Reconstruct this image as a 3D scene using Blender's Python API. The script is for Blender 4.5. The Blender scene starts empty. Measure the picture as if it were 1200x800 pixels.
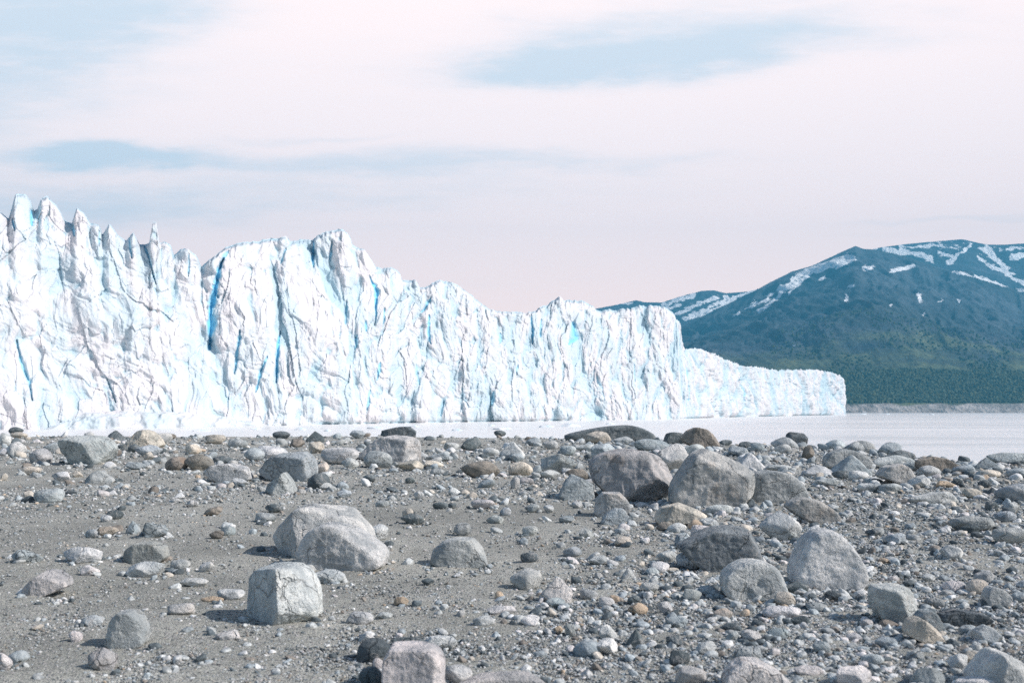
import bpy, bmesh, math, random
import numpy as np

# ------------------------------------------------------------------ camera, sky, sun, exposure
S = bpy.context.scene
COL = S.collection
F = 1167.0          # focal length in photo pixels (35 mm lens, photo 1200 wide)
HZ = 481.5          # horizon row of the photo
EYE = 4.9           # eye above the lake, metres
SUN_EL, SUN_AZ = 38.0, 104.0     # azimuth clockwise from the view direction (+Y): from the right

cam = bpy.data.cameras.new("camera")
cam_o = bpy.data.objects.new("camera", cam)
COL.objects.link(cam_o)
cam_o.location = (0, 0, EYE)
cam_o.rotation_euler = (math.radians(90), 0, 0)
cam.sensor_width = 36.0
cam.lens = 36.0 * F / 1200.0
cam.shift_y = (HZ - 400.0) / 1200.0
cam.clip_start = 0.1
cam.clip_end = 60000
cam.dof.use_dof = True
cam.dof.focus_distance = 17.0
cam.dof.aperture_fstop = 2.8
S.camera = cam_o

S.view_settings.view_transform = 'Standard'
S.view_settings.look = 'None'
S.view_settings.exposure = 0.38
S.view_settings.gamma = 1.0
S.view_settings.use_curve_mapping = False
S.render.engine = 'CYCLES'
S.cycles.use_denoising = False
S.cycles.max_bounces = 6
S.cycles.diffuse_bounces = 5
S.cycles.glossy_bounces = 3
S.cycles.volume_bounces = 0


class NT:
    """small helper to write node trees as expressions"""
    def __init__(self, tree):
        self.t = tree
        self.N, self.L = tree.nodes, tree.links

    def new(self, typ, **kw):
        n = self.N.new(typ)
        for k, v in kw.items():
            setattr(n, k, v)
        return n

    def put(self, sock, v):
        if isinstance(v, bpy.types.NodeSocket):
            self.L.new(v, sock)
        elif v is not None:
            if sock.type == 'RGBA' and len(v) == 3:
                v = (*v, 1.0)
            sock.default_value = v

    def m(self, op, a, b=None, c=None, clamp=False):
        n = self.new('ShaderNodeMath', operation=op)
        n.use_clamp = clamp
        self.put(n.inputs[0], a)
        if b is not None:
            self.put(n.inputs[1], b)
        if c is not None:
            self.put(n.inputs[2], c)
        return n.outputs[0]

    def mix(self, f, a, b, blend='MIX'):
        n = self.new('ShaderNodeMix', data_type='RGBA', blend_type=blend)
        n.clamp_factor = True
        self.put(n.inputs[0], f)
        self.put(n.inputs[6], a)
        self.put(n.inputs[7], b)
        return n.outputs[2]

    def ramp(self, v, lo, hi, a=0.0, b=1.0):
        n = self.new('ShaderNodeMapRange')
        n.interpolation_type = 'SMOOTHSTEP'
        self.put(n.inputs[0], v)
        for i, q in enumerate((lo, hi, a, b)):
            self.put(n.inputs[i + 1], q)
        return n.outputs[0]

    def noise(self, vec, scale, detail=4, rough=0.55, dim='3D', dist=0.0):
        n = self.new('ShaderNodeTexNoise', noise_dimensions=dim)
        self.put(n.inputs['Vector'], vec)
        self.put(n.inputs['Scale'], scale)
        self.put(n.inputs['Detail'], detail)
        self.put(n.inputs['Roughness'], rough)
        self.put(n.inputs['Distortion'], dist)
        return n.outputs[0]

    def voro(self, vec, scale, feature='F1'):
        n = self.new('ShaderNodeTexVoronoi', feature=feature)
        self.put(n.inputs['Vector'], vec)
        self.put(n.inputs['Scale'], scale)
        return n

    def xyz(self, x, y, z):
        n = self.new('ShaderNodeCombineXYZ')
        for i, q in enumerate((x, y, z)):
            self.put(n.inputs[i], q)
        return n.outputs[0]

    def mapping(self, vec, scale=(1, 1, 1), rot=(0, 0, 0)):
        n = self.new('ShaderNodeMapping')
        self.put(n.inputs['Vector'], vec)
        n.inputs['Scale'].default_value = scale
        n.inputs['Rotation'].default_value = rot
        return n.outputs[0]


def build_world():
    w = bpy.data.worlds.new("World")
    S.world = w
    w.use_nodes = True
    nt = NT(w.node_tree)
    nt.N.clear()
    out = nt.new('ShaderNodeOutputWorld')
    sky = nt.new('ShaderNodeTexSky', sky_type='NISHITA')
    sky.sun_disc = False
    sky.sun_elevation = math.radians(SUN_EL)
    sky.sun_rotation = math.radians(SUN_AZ)
    sky.dust_density = 0.6
    bg1 = nt.new('ShaderNodeBackground')
    bg1.inputs['Strength'].default_value = 0.085
    nt.put(bg1.inputs['Color'], sky.outputs[0])
    # high thin cloud, in units of direction (tangents of bearing and elevation, scaled)
    tc = nt.new('ShaderNodeTexCoord')
    sep = nt.new('ShaderNodeSeparateXYZ')
    nt.put(sep.inputs[0], tc.outputs['Generated'])
    x, y, z = sep.outputs
    yy = nt.m('MAXIMUM', y, 0.12)
    U0 = nt.m('MULTIPLY_ADD', nt.m('DIVIDE', x, yy), F, 600.0)
    V0 = nt.m('MULTIPLY_ADD', nt.m('DIVIDE', z, yy), -F, HZ)
    warp1 = nt.noise(nt.xyz(nt.m('MULTIPLY', U0, 0.0035), nt.m('MULTIPLY', V0, 0.014), 3.0), 1.0, 6, 0.6)
    warp2 = nt.noise(nt.xyz(nt.m('MULTIPLY', U0, 0.0045), nt.m('MULTIPLY', V0, 0.018), 9.0), 1.0, 6, 0.6)
    U = nt.m('MULTIPLY_ADD', nt.m('SUBTRACT', warp1, 0.5), 230.0, U0)
    V = nt.m('MULTIPLY_ADD', nt.m('SUBTRACT', warp2, 0.5), 60.0, V0)
    gap = 0.0

    def ell(cx, cy, rx, ry, s, tilt=0.0, power=2.0):
        du = nt.m('DIVIDE', nt.m('SUBTRACT', U, cx), rx)
        vv = nt.m('SUBTRACT', V, cy)
        if tilt:
            vv = nt.m('MULTIPLY_ADD', nt.m('SUBTRACT', U, cx), tilt, vv)
        dv = nt.m('DIVIDE', vv, ry)
        r2 = nt.m('ADD', nt.m('MULTIPLY', du, du), nt.m('MULTIPLY', dv, dv))
        e = nt.m('POWER', 2.718, nt.m('MULTIPLY', nt.m('POWER', r2, power / 2), -1.0))
        return nt.m('MULTIPLY', e, s)

    for e in ((120, 186, 125, 18, 0.62, 0, 3.5), (340, 188, 290, 17, 0.34, 0, 3), (-30, 60, 270, 125, 0.50, 0.25, 3.2),
              (110, 15, 170, 45, 0.28, 0, 3), (320, 228, 400, 30, 0.27, 0.02, 2.5), (640, 84, 80, 24, 0.40, 0.08, 2.5),
              (800, 64, 260, 20, 0.36, 0.07, 2.5), (790, 40, 270, 50, 0.36, 0.1, 2.5), (900, 40, 260, 26, 0.14, 0.05, 2),
              (690, 190, 170, 10, 0.22, 0, 2), (1110, 257, 130, 4.5, 0.20, 0.05, 3), (1060, 276, 90, 4, 0.12, 0.05, 3),
              (380, 160, 120, 5, 0.20, 0.02, 2.5), (40, 250, 160, 40, 0.24, 0, 2), (560, 330, 160, 8, 0.08, 0, 2)):
        g = ell(*e)
        gap = g if isinstance(gap, float) else nt.m('ADD', gap, g)
    streak = nt.noise(nt.xyz(nt.m('MULTIPLY', U0, 0.0016), nt.m('MULTIPLY', V0, 0.02), 1.0), 1.0, 7, 0.62)
    fine = nt.noise(nt.xyz(nt.m('MULTIPLY', U0, 0.010), nt.m('MULTIPLY', V0, 0.05), 5.0), 1.0, 6, 0.65)
    gap = nt.m('ADD', gap, nt.m('MULTIPLY', nt.m('SUBTRACT', streak, 0.5), 0.26))
    gap = nt.m('ADD', gap, nt.m('MULTIPLY', nt.m('SUBTRACT', fine, 0.5), 0.16))
    gap = nt.m('MULTIPLY', gap, nt.ramp(fine, 0.30, 0.62, 0.78, 1.08))
    gap = nt.m('ADD', gap, 0.03, clamp=True)
    cover = 1.0
    # the veil lies ahead, low in the sky; overhead and behind the sky is clearer
    gen = nt.noise(nt.mapping(tc.outputs['Generated'], (2, 2, 4)), 1.3, 6, 0.6)
    back = nt.ramp(gen, 0.5, 0.8, 0.0, 0.3)
    front = nt.m('MULTIPLY', nt.ramp(y, 0.15, 0.6), nt.ramp(z, 0.38, 0.56, 1.0, 0.0))
    cover = nt.m('ADD', nt.m('MULTIPLY', cover, front), nt.m('MULTIPLY', back, nt.m('SUBTRACT', 1.0, front)), clamp=True)
    bg2 = nt.new('ShaderNodeBackground')
    cloud = nt.mix(nt.ramp(z, 0.02, 0.30), (1.33, 0.96, 0.84), (1.05, 0.87, 0.835))
    nt.put(bg2.inputs['Color'], nt.mix(nt.ramp(gap, 0.0, 0.75), cloud, (0.665, 0.695, 0.75)))
    bg2.inputs['Strength'].default_value = 1.06
    mx = nt.new('ShaderNodeMixShader')
    nt.put(mx.inputs[0], cover)
    nt.L.new(bg1.outputs[0], mx.inputs[1])
    nt.L.new(bg2.outputs[0], mx.inputs[2])
    nt.L.new(mx.outputs[0], out.inputs['Surface'])


build_world()

sun = bpy.data.lights.new("sun", 'SUN')
sun.energy = 4.35
sun.angle = math.radians(0.5)
sun.color = (1.0, 0.925, 0.865)
sun_o = bpy.data.objects.new("sun", sun)
COL.objects.link(sun_o)
sun_o.rotation_euler = (math.radians(90 - SUN_EL), 0, math.radians(180 - SUN_AZ))
sun_o.location = (60, -10, 60)

# ------------------------------------------------------------------ numeric helpers
rng = np.random.default_rng(7)
_P = np.random.default_rng(11).permutation(4096)
_G = np.random.default_rng(12).random(4096) * 2 - 1


def _h(i, j, k):
    return _P[(_P[(_P[i & 4095] + j) & 4095] + k) & 4095]


def vnoise(x, y, z=0.0):
    x, y, z = np.broadcast_arrays(np.asarray(x, float), np.asarray(y, float), np.asarray(z, float))
    i, j, k = np.floor(x).astype(np.int64), np.floor(y).astype(np.int64), np.floor(z).astype(np.int64)
    u, v, w = x - i, y - j, z - k
    u, v, w = (t * t * t * (t * (t * 6 - 15) + 10) for t in (u, v, w))
    r = 0
    for a in (0, 1):
        for b in (0, 1):
            for c in (0, 1):
                r = r + _G[_h(i + a, j + b, k + c)] * (u if a else 1 - u) * (v if b else 1 - v) * (w if c else 1 - w)
    return r


def fbm(x, y, z=0.0, octv=4, gain=0.5, ridged=False):
    s, a, f, t = 0, 1.0, 1.0, 0.0
    for o in range(octv):
        n = vnoise(x * f + o * 17.3, y * f + o * 5.1, z * f + o * 9.7)
        if ridged:
            n = 1 - 2 * np.abs(n)
        s = s + a * n
        t += a
        a *= gain
        f *= 2.03
    return s / t


def worley(x, y, seed, jitter=0.9, sharp=0.16):
    """facet field: per-cell height + tilt, and F2-F1"""
    i, j = np.floor(x).astype(np.int64), np.floor(y).astype(np.int64)
    f1 = np.full(x.shape, 1e9)
    f2 = f1.copy()
    val = np.zeros(x.shape)
    blk = np.full(x.shape, 1e9)
    for a in (-1, 0, 1):
        for b in (-1, 0, 1):
            ci, cj = i + a, j + b
            h = lambda q: _G[_h(ci, cj, np.int64(seed * 31 + q) + np.zeros_like(ci))]
            px, py = ci + 0.5 + 0.5 * jitter * h(1), cj + 0.5 + 0.5 * jitter * h(2)
            dx, dy = x - px, y - py
            d = np.hypot(dx, dy)
            v = h(3) * 0.5 + dx * h(4) * 2.2 + dy * h(5) * 1.6
            blk = np.minimum(blk, v + 1.5 * d * d)
            near = d < f1
            f2 = np.where(near, f1, np.minimum(f2, d))
            val = np.where(near, v, val)
            f1 = np.where(near, d, f1)
    return (sharp * val + (1 - sharp) * blk), f2 - f1


def sstep(t):
    t = np.clip(t, 0, 1)
    return t * t * (3 - 2 * t)


def link(o, parent=None):
    COL.objects.link(o)
    if parent is not None:
        o.parent = parent
    return o


def mesh_obj(name, V, faces, mat, parent=None, smooth=False, attrs=None):
    """one mesh object from arrays; faces is an (n,3) or (n,4) array, or a list of those"""
    me = bpy.data.meshes.new(name)
    fl = faces if isinstance(faces, list) else [faces]
    V = np.asarray(V, np.float32)
    me.vertices.add(len(V))
    me.vertices.foreach_set("co", V.ravel())
    loops = np.concatenate([f.ravel() for f in fl]).astype(np.int32)
    sizes = np.concatenate([np.full(len(f), f.shape[1]) for f in fl]).astype(np.int32)
    starts = np.concatenate([[0], np.cumsum(sizes)[:-1]]).astype(np.int32)
    me.loops.add(len(loops))
    me.loops.foreach_set("vertex_index", loops)
    me.polygons.add(len(sizes))
    me.polygons.foreach_set("loop_start", starts)
    me.polygons.foreach_set("use_smooth", np.full(len(sizes), smooth))
    for an, arr in (attrs or {}).items():
        arr = np.asarray(arr, np.float32)
        if arr.ndim == 1:
            a = me.attributes.new(an, 'FLOAT', 'POINT')
            a.data.foreach_set("value", arr)
        else:
            a = me.attributes.new(an, 'FLOAT_COLOR', 'POINT')
            a.data.foreach_set("color", np.c_[arr, np.ones(len(arr))].astype(np.float32).ravel())
    me.update(calc_edges=True)
    me.validate()
    me.materials.append(mat)
    return link(bpy.data.objects.new(name, me), parent)


def grid_faces(nr, nc):
    a = np.arange(nr * nc).reshape(nr, nc)
    return np.stack([a[:-1, :-1], a[:-1, 1:], a[1:, 1:], a[1:, :-1]], -1).reshape(-1, 4)


def tag(o, label, cat=None, group=None, kind=None):
    o['label'] = label
    if cat:
        o['category'] = cat
    if group:
        o['group'] = group
    if kind:
        o['kind'] = kind
    return o


def new_mat(name):
    m = bpy.data.materials.new(name)
    m.use_nodes = True
    nt = NT(m.node_tree)
    b = nt.N['Principled BSDF']
    return m, nt, b


def bump(nt, b, h, dist, strength=1.0, normal=None):
    n = nt.new('ShaderNodeBump')
    n.inputs['Strength'].default_value = strength
    n.inputs['Distance'].default_value = dist
    nt.put(n.inputs['Height'], h)
    if normal is not None:
        nt.L.new(normal, n.inputs['Normal'])
    nt.L.new(n.outputs[0], b.inputs['Normal'])
    return n.outputs[0]


def attr(nt, name):
    n = nt.new('ShaderNodeAttribute')
    n.attribute_name = name
    return n


# ------------------------------------------------------------------ materials
def mat_ice():
    m, nt, b = new_mat("glacier_ice")
    tc = nt.new('ShaderNodeTexCoord').outputs['Object']
    blue = attr(nt, "blue_ice").outputs['Fac']
    n1 = nt.noise(nt.mapping(tc, (1, 1, 0.35)), 0.10, 6, 0.62)
    n2 = nt.noise(nt.mapping(tc, (1, 1, 0.5)), 0.7, 5, 0.6)
    c = nt.mix(nt.ramp(n1, 0.40, 0.64), (0.64, 0.625, 0.645), (0.51, 0.595, 0.645))
    c = nt.mix(nt.ramp(n2, 0.55, 0.8, 0, 0.5), c, (0.54, 0.61, 0.65))
    recess_shade = attr(nt, "ice_recess_shade").outputs['Fac']
    c = nt.mix(nt.ramp(nt.m('ADD', recess_shade, nt.m('MULTIPLY', nt.m('SUBTRACT', n2, 0.5), 0.8)), 0.15, 0.85, 0, 0.75), c, (0.40, 0.555, 0.635))  # bluish shade of the recesses laid into the base colour, with dense ice
    c = nt.mix(nt.ramp(blue, 0.08, 0.55, 0, 0.85), c, (0.30, 0.62, 0.78))
    c = nt.mix(nt.ramp(blue, 0.45, 1.0), c, (0.20, 0.62, 0.86))
    nt.put(b.inputs['Base Color'], c)
    b.inputs['Roughness'].default_value = 0.6
    b.inputs['Specular IOR Level'].default_value = 0.2
    bump(nt, b, nt.noise(tc, 1.1, 4, 0.6), 0.5, 0.4)
    return m


def mat_mountain():
    m, nt, b = new_mat("mountain_ground")
    tc = nt.new('ShaderNodeTexCoord').outputs['Object']
    n1 = nt.noise(tc, 0.004, 8, 0.62)
    n2 = nt.noise(tc, 0.03, 6, 0.65)
    veg = attr(nt, "vegetation").outputs['Fac']
    snow = attr(nt, "snow").outputs['Fac']
    bare = attr(nt, "bare").outputs['Fac']
    rock = nt.mix(nt.ramp(n1, 0.35, 0.65), (0.016, 0.032, 0.052), (0.080, 0.100, 0.125))  # blue of the distant air is partly painted into the rock colour
    rock = nt.mix(nt.ramp(n2, 0.5, 0.7, 0, 0.5), rock, (0.070, 0.082, 0.088))
    green = nt.mix(nt.ramp(n1, 0.3, 0.7), (0.050, 0.072, 0.036), (0.125, 0.145, 0.070))
    n5 = nt.noise(nt.mapping(tc, (1, 1, 2.5)), 0.0016, 5, 0.6, dist=1.0)
    rock = nt.mix(nt.ramp(n5, 0.42, 0.62, 0, 0.7), rock, (0.020, 0.036, 0.040))
    green = nt.mix(nt.ramp(n5, 0.40, 0.60), nt.mix(1.0, green, (0.42, 0.50, 0.50), 'MULTIPLY'), nt.mix(1.0, green, (1.45, 1.4, 1.25), 'MULTIPLY'))
    green = nt.mix(nt.ramp(n2, 0.45, 0.65, 0, 0.6), green, (0.028, 0.040, 0.020))
    vm = nt.ramp(nt.m('ADD', veg, nt.m('MULTIPLY', nt.m('SUBTRACT', n1, 0.5), 1.1)), 0.35, 0.7)
    c = nt.mix(nt.m('MULTIPLY', vm, 0.9), rock, green)
    bk = nt.mix(nt.ramp(n2, 0.35, 0.65), (0.26, 0.24, 0.225), (0.50, 0.455, 0.43))
    c = nt.mix(bare, c, bk)
    sn = nt.ramp(nt.m('ADD', snow, nt.m('ADD', nt.m('MULTIPLY', nt.m('SUBTRACT', nt.noise(tc, 0.008, 4, 0.6), 0.5), 1.5), nt.m('MULTIPLY', nt.m('SUBTRACT', nt.noise(tc, 0.024, 4, 0.6), 0.5), 1.5))), 0.52, 0.66)
    c = nt.mix(sn, c, (0.88, 0.88, 0.90))
    nt.put(b.inputs['Base Color'], c)
    b.inputs['Roughness'].default_value = 0.9
    bump(nt, b, nt.m('ADD', nt.m('MULTIPLY', n2, 0.4), nt.m('MULTIPLY', n1, 2.0)), 45.0, 0.9)
    return m


def mat_tree():
    m, nt, b = new_mat("forest_foliage")
    t = attr(nt, "tone").outputs['Color']
    nt.put(b.inputs['Base Color'], t)
    b.inputs['Roughness'].default_value = 0.9
    return m


def mat_water():
    m, nt, b = new_mat("lake_water")
    tc = nt.new('ShaderNodeTexCoord').outputs['Object']
    n1 = nt.noise(nt.mapping(tc, (0.5, 1.0, 1)), 0.9, 5, 0.6)
    n2 = nt.noise(nt.mapping(tc, (0.004, 0.03, 1)), 1.0, 4, 0.6)
    nt.put(b.inputs['Base Color'], nt.mix(nt.ramp(n2, 0.35, 0.65), (0.765, 0.752, 0.75), (0.785, 0.772, 0.77)))
    nt.put(b.inputs['Roughness'], nt.ramp(n2, 0.30, 0.70, 0.21, 0.35))
    b.inputs['IOR'].default_value = 1.333
    bump(nt, b, n1, 0.03, 0.25)
    return m


def mat_ground():
    m, nt, b = new_mat("beach_gravel")
    tc = nt.new('ShaderNodeTexCoord').outputs['Object']
    v1 = nt.voro(tc, 55.0)
    v2 = nt.voro(tc, 24.0)
    v3 = nt.voro(tc, 130.0)
    n0 = nt.noise(tc, 0.35, 6, 0.6)
    n1 = nt.noise(tc, 4.0, 8, 0.72)
    sepc = nt.new('ShaderNodeSeparateColor')
    nt.put(sepc.inputs[0], v1.outputs['Color'])
    sep2 = nt.new('ShaderNodeSeparateColor')
    nt.put(sep2.inputs[0], v2.outputs['Color'])
    sep3 = nt.new('ShaderNodeSeparateColor')
    nt.put(sep3.inputs[0], v3.outputs['Color'])
    sand = nt.mix(nt.ramp(n0, 0.40, 0.60), (0.295, 0.297, 0.262), (0.465, 0.46, 0.408))
    sand = nt.mix(nt.ramp(n1, 0.4, 0.75, 0, 0.65), sand, (0.235, 0.238, 0.212))
    sand = nt.mix(nt.ramp(nt.noise(tc, 62.0, 3, 0.7), 0.40, 0.60), nt.mix(1.0, sand, (0.62, 0.64, 0.65), 'MULTIPLY'), nt.mix(1.0, sand, (1.32, 1.32, 1.32), 'MULTIPLY'))
    g3 = nt.mix(sep3.outputs[0], (0.09, 0.095, 0.10), (0.46, 0.45, 0.44))
    c = nt.mix(nt.ramp(v3.outputs['Distance'], 0.25, 0.5, 0.7, 0.0), sand, g3)
    g1 = nt.mix(sepc.outputs[0], (0.055, 0.058, 0.062), (0.56, 0.54, 0.53))
    on1 = nt.m('MULTIPLY', nt.ramp(sepc.outputs[1], 0.45, 0.5), nt.ramp(v1.outputs['Distance'], 0.34, 0.44, 1, 0))
    c = nt.mix(on1, c, g1)
    g2 = nt.mix(sep2.outputs[0], (0.07, 0.074, 0.078), (0.60, 0.57, 0.56))
    on2 = nt.m('MULTIPLY', nt.ramp(sep2.outputs[1], 0.78, 0.8), nt.ramp(v2.outputs['Distance'], 0.28, 0.38, 1, 0))
    c = nt.mix(on2, c, g2)
    nt.put(b.inputs['Base Color'], c)
    b.inputs['Roughness'].default_value = 0.9
    b.inputs['Specular IOR Level'].default_value = 0.25
    h = nt.m('ADD', nt.m('MULTIPLY', on1, nt.m('SUBTRACT', 0.5, v1.outputs['Distance'])),
             nt.m('MULTIPLY', on2, nt.m('SUBTRACT', 0.9, v2.outputs['Distance'])))
    h = nt.m('ADD', h, nt.m('MULTIPLY', n1, 0.8))
    h = nt.m('ADD', h, nt.m('MULTIPLY', v3.outputs['Distance'], -0.3))
    bump(nt, b, h, 0.022, 0.9)
    return m


def mat_rock(name, kind):
    """stone: colour comes from each object's own colour, with grain, mottling and veins"""
    m, nt, b = new_mat(name)
    tc = nt.new('ShaderNodeTexCoord').outputs['Object']
    oi = nt.new('ShaderNodeObjectInfo')
    off = nt.new('ShaderNodeVectorMath', operation='ADD')
    nt.put(off.inputs[0], tc)
    rnd = nt.m('MULTIPLY', oi.outputs['Random'], 57.0)
    nt.put(off.inputs[1], nt.xyz(rnd, rnd, rnd))
    p = off.outputs[0]
    base = oi.outputs['Color']
    dark = nt.mix(1.0, base, (0.62, 0.66, 0.69), 'MULTIPLY')
    light = nt.mix(1.0, base, (1.28, 1.26, 1.24), 'MULTIPLY')
    n1 = nt.noise(p, 3.2, 8, 0.66, dist=0.4)
    c = nt.mix(nt.ramp(n1, 0.36, 0.64), dark, light)
    n4 = nt.noise(p, 1.25, 5, 0.6, dist=0.8)
    c = nt.mix(nt.ramp(n4, 0.50, 0.62, 0, 0.40), c, nt.mix(1.0, base, (0.60, 0.66, 0.70), 'MULTIPLY'))
    n2 = nt.noise(p, 42.0, 4, 0.7)
    n3 = nt.noise(p, 110.0, 3, 0.7)
    if kind == 'granite':
        c = nt.mix(nt.ramp(n2, 0.50, 0.66, 0, 0.75), c, dark)
        c = nt.mix(nt.ramp(n3, 0.56, 0.68, 0, 0.55), c, (0.50, 0.48, 0.47))
        c = nt.mix(nt.ramp(n3, 0.44, 0.34, 0, 0.6), c, (0.05, 0.052, 0.055))
    elif kind == 'banded':
        w = nt.new('ShaderNodeTexWave', wave_type='BANDS', bands_direction='DIAGONAL')
        nt.put(w.inputs['Vector'], p)
        w.inputs['Scale'].default_value = 4.5
        w.inputs['Distortion'].default_value = 9.0
        w.inputs['Detail'].default_value = 5.0
        w.inputs['Detail Roughness'].default_value = 0.7
        c = nt.mix(nt.ramp(w.outputs['Fac'], 0.45, 0.95, 0, 0.55), c, light)
        c = nt.mix(nt.ramp(n2, 0.5, 0.7, 0, 0.5), c, dark)
        v = nt.noise(p, 2.0, 5, 0.6, dist=1.5)
        vein = nt.ramp(nt.m('ABSOLUTE', nt.m('SUBTRACT', v, 0.5)), 0.004, 0.014, 0.55, 0.0)
        c = nt.mix(vein, c, (0.48, 0.46, 0.44))
    else:
        c = nt.mix(nt.ramp(n2, 0.48, 0.7, 0, 0.45), c, dark)
        c = nt.mix(nt.ramp(n3, 0.58, 0.7, 0, 0.35), c, light)
        rust = nt.noise(p, 1.7, 5, 0.6)
        c = nt.mix(nt.ramp(rust, 0.56, 0.74, 0, 0.45), c, nt.mix(1.0, base, (1.05, 0.80, 0.60), 'MULTIPLY'))
    nt.put(b.inputs['Base Color'], c)
    b.inputs['Roughness'].default_value = 0.82
    b.inputs['Specular IOR Level'].default_value = 0.3
    wv = nt.new('ShaderNodeVectorMath', operation='ADD')
    nt.put(wv.inputs[0], p)
    nw = nt.new('ShaderNodeTexNoise')
    nt.put(nw.inputs['Vector'], p)
    nw.inputs['Scale'].default_value = 2.5
    nw.inputs['Detail'].default_value = 4
    nt.put(wv.inputs[1], nw.outputs['Color'])
    ed = nt.voro(wv.outputs[0], 1.5, 'DISTANCE_TO_EDGE').outputs['Distance']
    crk = nt.m('MULTIPLY', nt.ramp(ed, 0.004, 0.022, 1, 0), nt.ramp(n4, 0.44, 0.56))
    c2 = nt.mix(nt.m('MULTIPLY', crk, 0.38), c, nt.mix(1.0, base, (0.34, 0.34, 0.34), 'MULTIPLY'))
    nt.put(b.inputs['Base Color'], c2)
    h = nt.m('ADD', nt.m('MULTIPLY', nt.noise(p, 9.0, 7, 0.68), 1.0), nt.m('MULTIPLY', n2, 0.22))
    h = nt.m('ADD', h, nt.m('MULTIPLY', nt.noise(p, 3.5, 3, 0.5), 0.9))
    h = nt.m('SUBTRACT', h, nt.m('MULTIPLY', crk, 0.5))
    bump(nt, b, h, 0.09, 0.85)
    return m


def mat_pebble():
    m, nt, b = new_mat("pebble_stone")
    tc = nt.new('ShaderNodeTexCoord').outputs['Object']
    t = attr(nt, "tone").outputs['Color']
    n = nt.noise(tc, 38.0, 5, 0.7)
    c = nt.mix(nt.ramp(n, 0.38, 0.66), nt.mix(1.0, t, (0.62, 0.64, 0.66), 'MULTIPLY'), nt.mix(1.0, t, (1.2, 1.2, 1.2), 'MULTIPLY'))
    nt.put(b.inputs['Base Color'], c)
    b.inputs['Roughness'].default_value = 0.85
    b.inputs['Specular IOR Level'].default_value = 0.3
    bump(nt, b, n, 0.02, 0.5)
    return m


def mat_floe():
    m, nt, b = new_mat("floating_ice")
    tc = nt.new('ShaderNodeTexCoord').outputs['Object']
    nt.put(b.inputs['Base Color'], nt.mix(nt.ramp(nt.noise(tc, 0.8, 5), 0.4, 0.7), (0.86, 0.87, 0.89), (0.62, 0.79, 0.86)))
    b.inputs['Roughness'].default_value = 0.5
    return m


ICE, MTN, TREE, WATER, GROUND = mat_ice(), mat_mountain(), mat_tree(), mat_water(), mat_ground()
ROCK = {'g': mat_rock("speckled_granite", 'granite'), 'b': mat_rock("banded_schist", 'banded'), 's': mat_rock("weathered_sandstone", 'sand')}
PEB, FLOE = mat_pebble(), mat_floe()

# ------------------------------------------------------------------ beach ground
EDGE_A = [-1.2, -0.514, 0.0, 0.10, 0.171, 0.223, 0.30, 0.394, 0.463, 0.514, 0.7, 1.2]
EDGE_Y = [60, 64, 62, 59, 55, 49, 44, 36.5, 31.5, 30, 27, 22]


def edge_y(x, y):
    return np.interp(np.asarray(x) / np.maximum(y, 6.0), EDGE_A, EDGE_Y)


def ground_z(x, y):
    x, y = np.asarray(x, float), np.asarray(y, float)
    z = 3.30 + 0.10 * vnoise(x * 0.11, y * 0.09, 4.2) + 0.035 * vnoise(x * 0.5, y * 0.45, 8.1)
    z = z - 5.2 * sstep((y - edge_y(x, y)) / 16.0)
    return z


def build_ground():
    ys = np.concatenate([np.linspace(-60, 3.0, 40), np.geomspace(3.2, 95, 620)])
    t = np.linspace(-1, 1, 560)
    half = np.maximum(30, np.maximum(ys, 4) * 0.62 + 14)
    half = np.where(ys > 3, np.maximum(ys * 0.62 + 12, 12), 60)
    inner = t * half[:, None]
    outer_l = np.full((len(ys), 1), -220.0)
    outer_r = np.full((len(ys), 1), 220.0)
    X = np.hstack([outer_l, inner, outer_r])
    Y = np.repeat(ys[:, None], X.shape[1], 1)
    Z = ground_z(X, Y)
    fine = 0.018 * fbm(X * 2.6, Y * 2.6, 0.3, 3) + 0.010 * fbm(X * 11, Y * 11, 1.3, 3, 0.6) + 0.006 * vnoise(X * 38, Y * 38, 2)
    Z = Z + fine
    V = np.stack([X, Y, Z], -1).reshape(-1, 3)
    o = mesh_obj("ground", V, grid_faces(*X.shape), GROUND, smooth=True)
    tag(o, "grey gravel and dark sand of the lake beach", kind='structure')


build_ground()

water = mesh_obj("water", np.array([[-30000, -400, 0], [30000, -400, 0], [30000, 40000, 0], [-30000, 40000, 0]], float),
                 np.array([[0, 1, 2, 3]]), WATER)
tag(water, "pale milky lake in front of the glacier", kind='structure')

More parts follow.
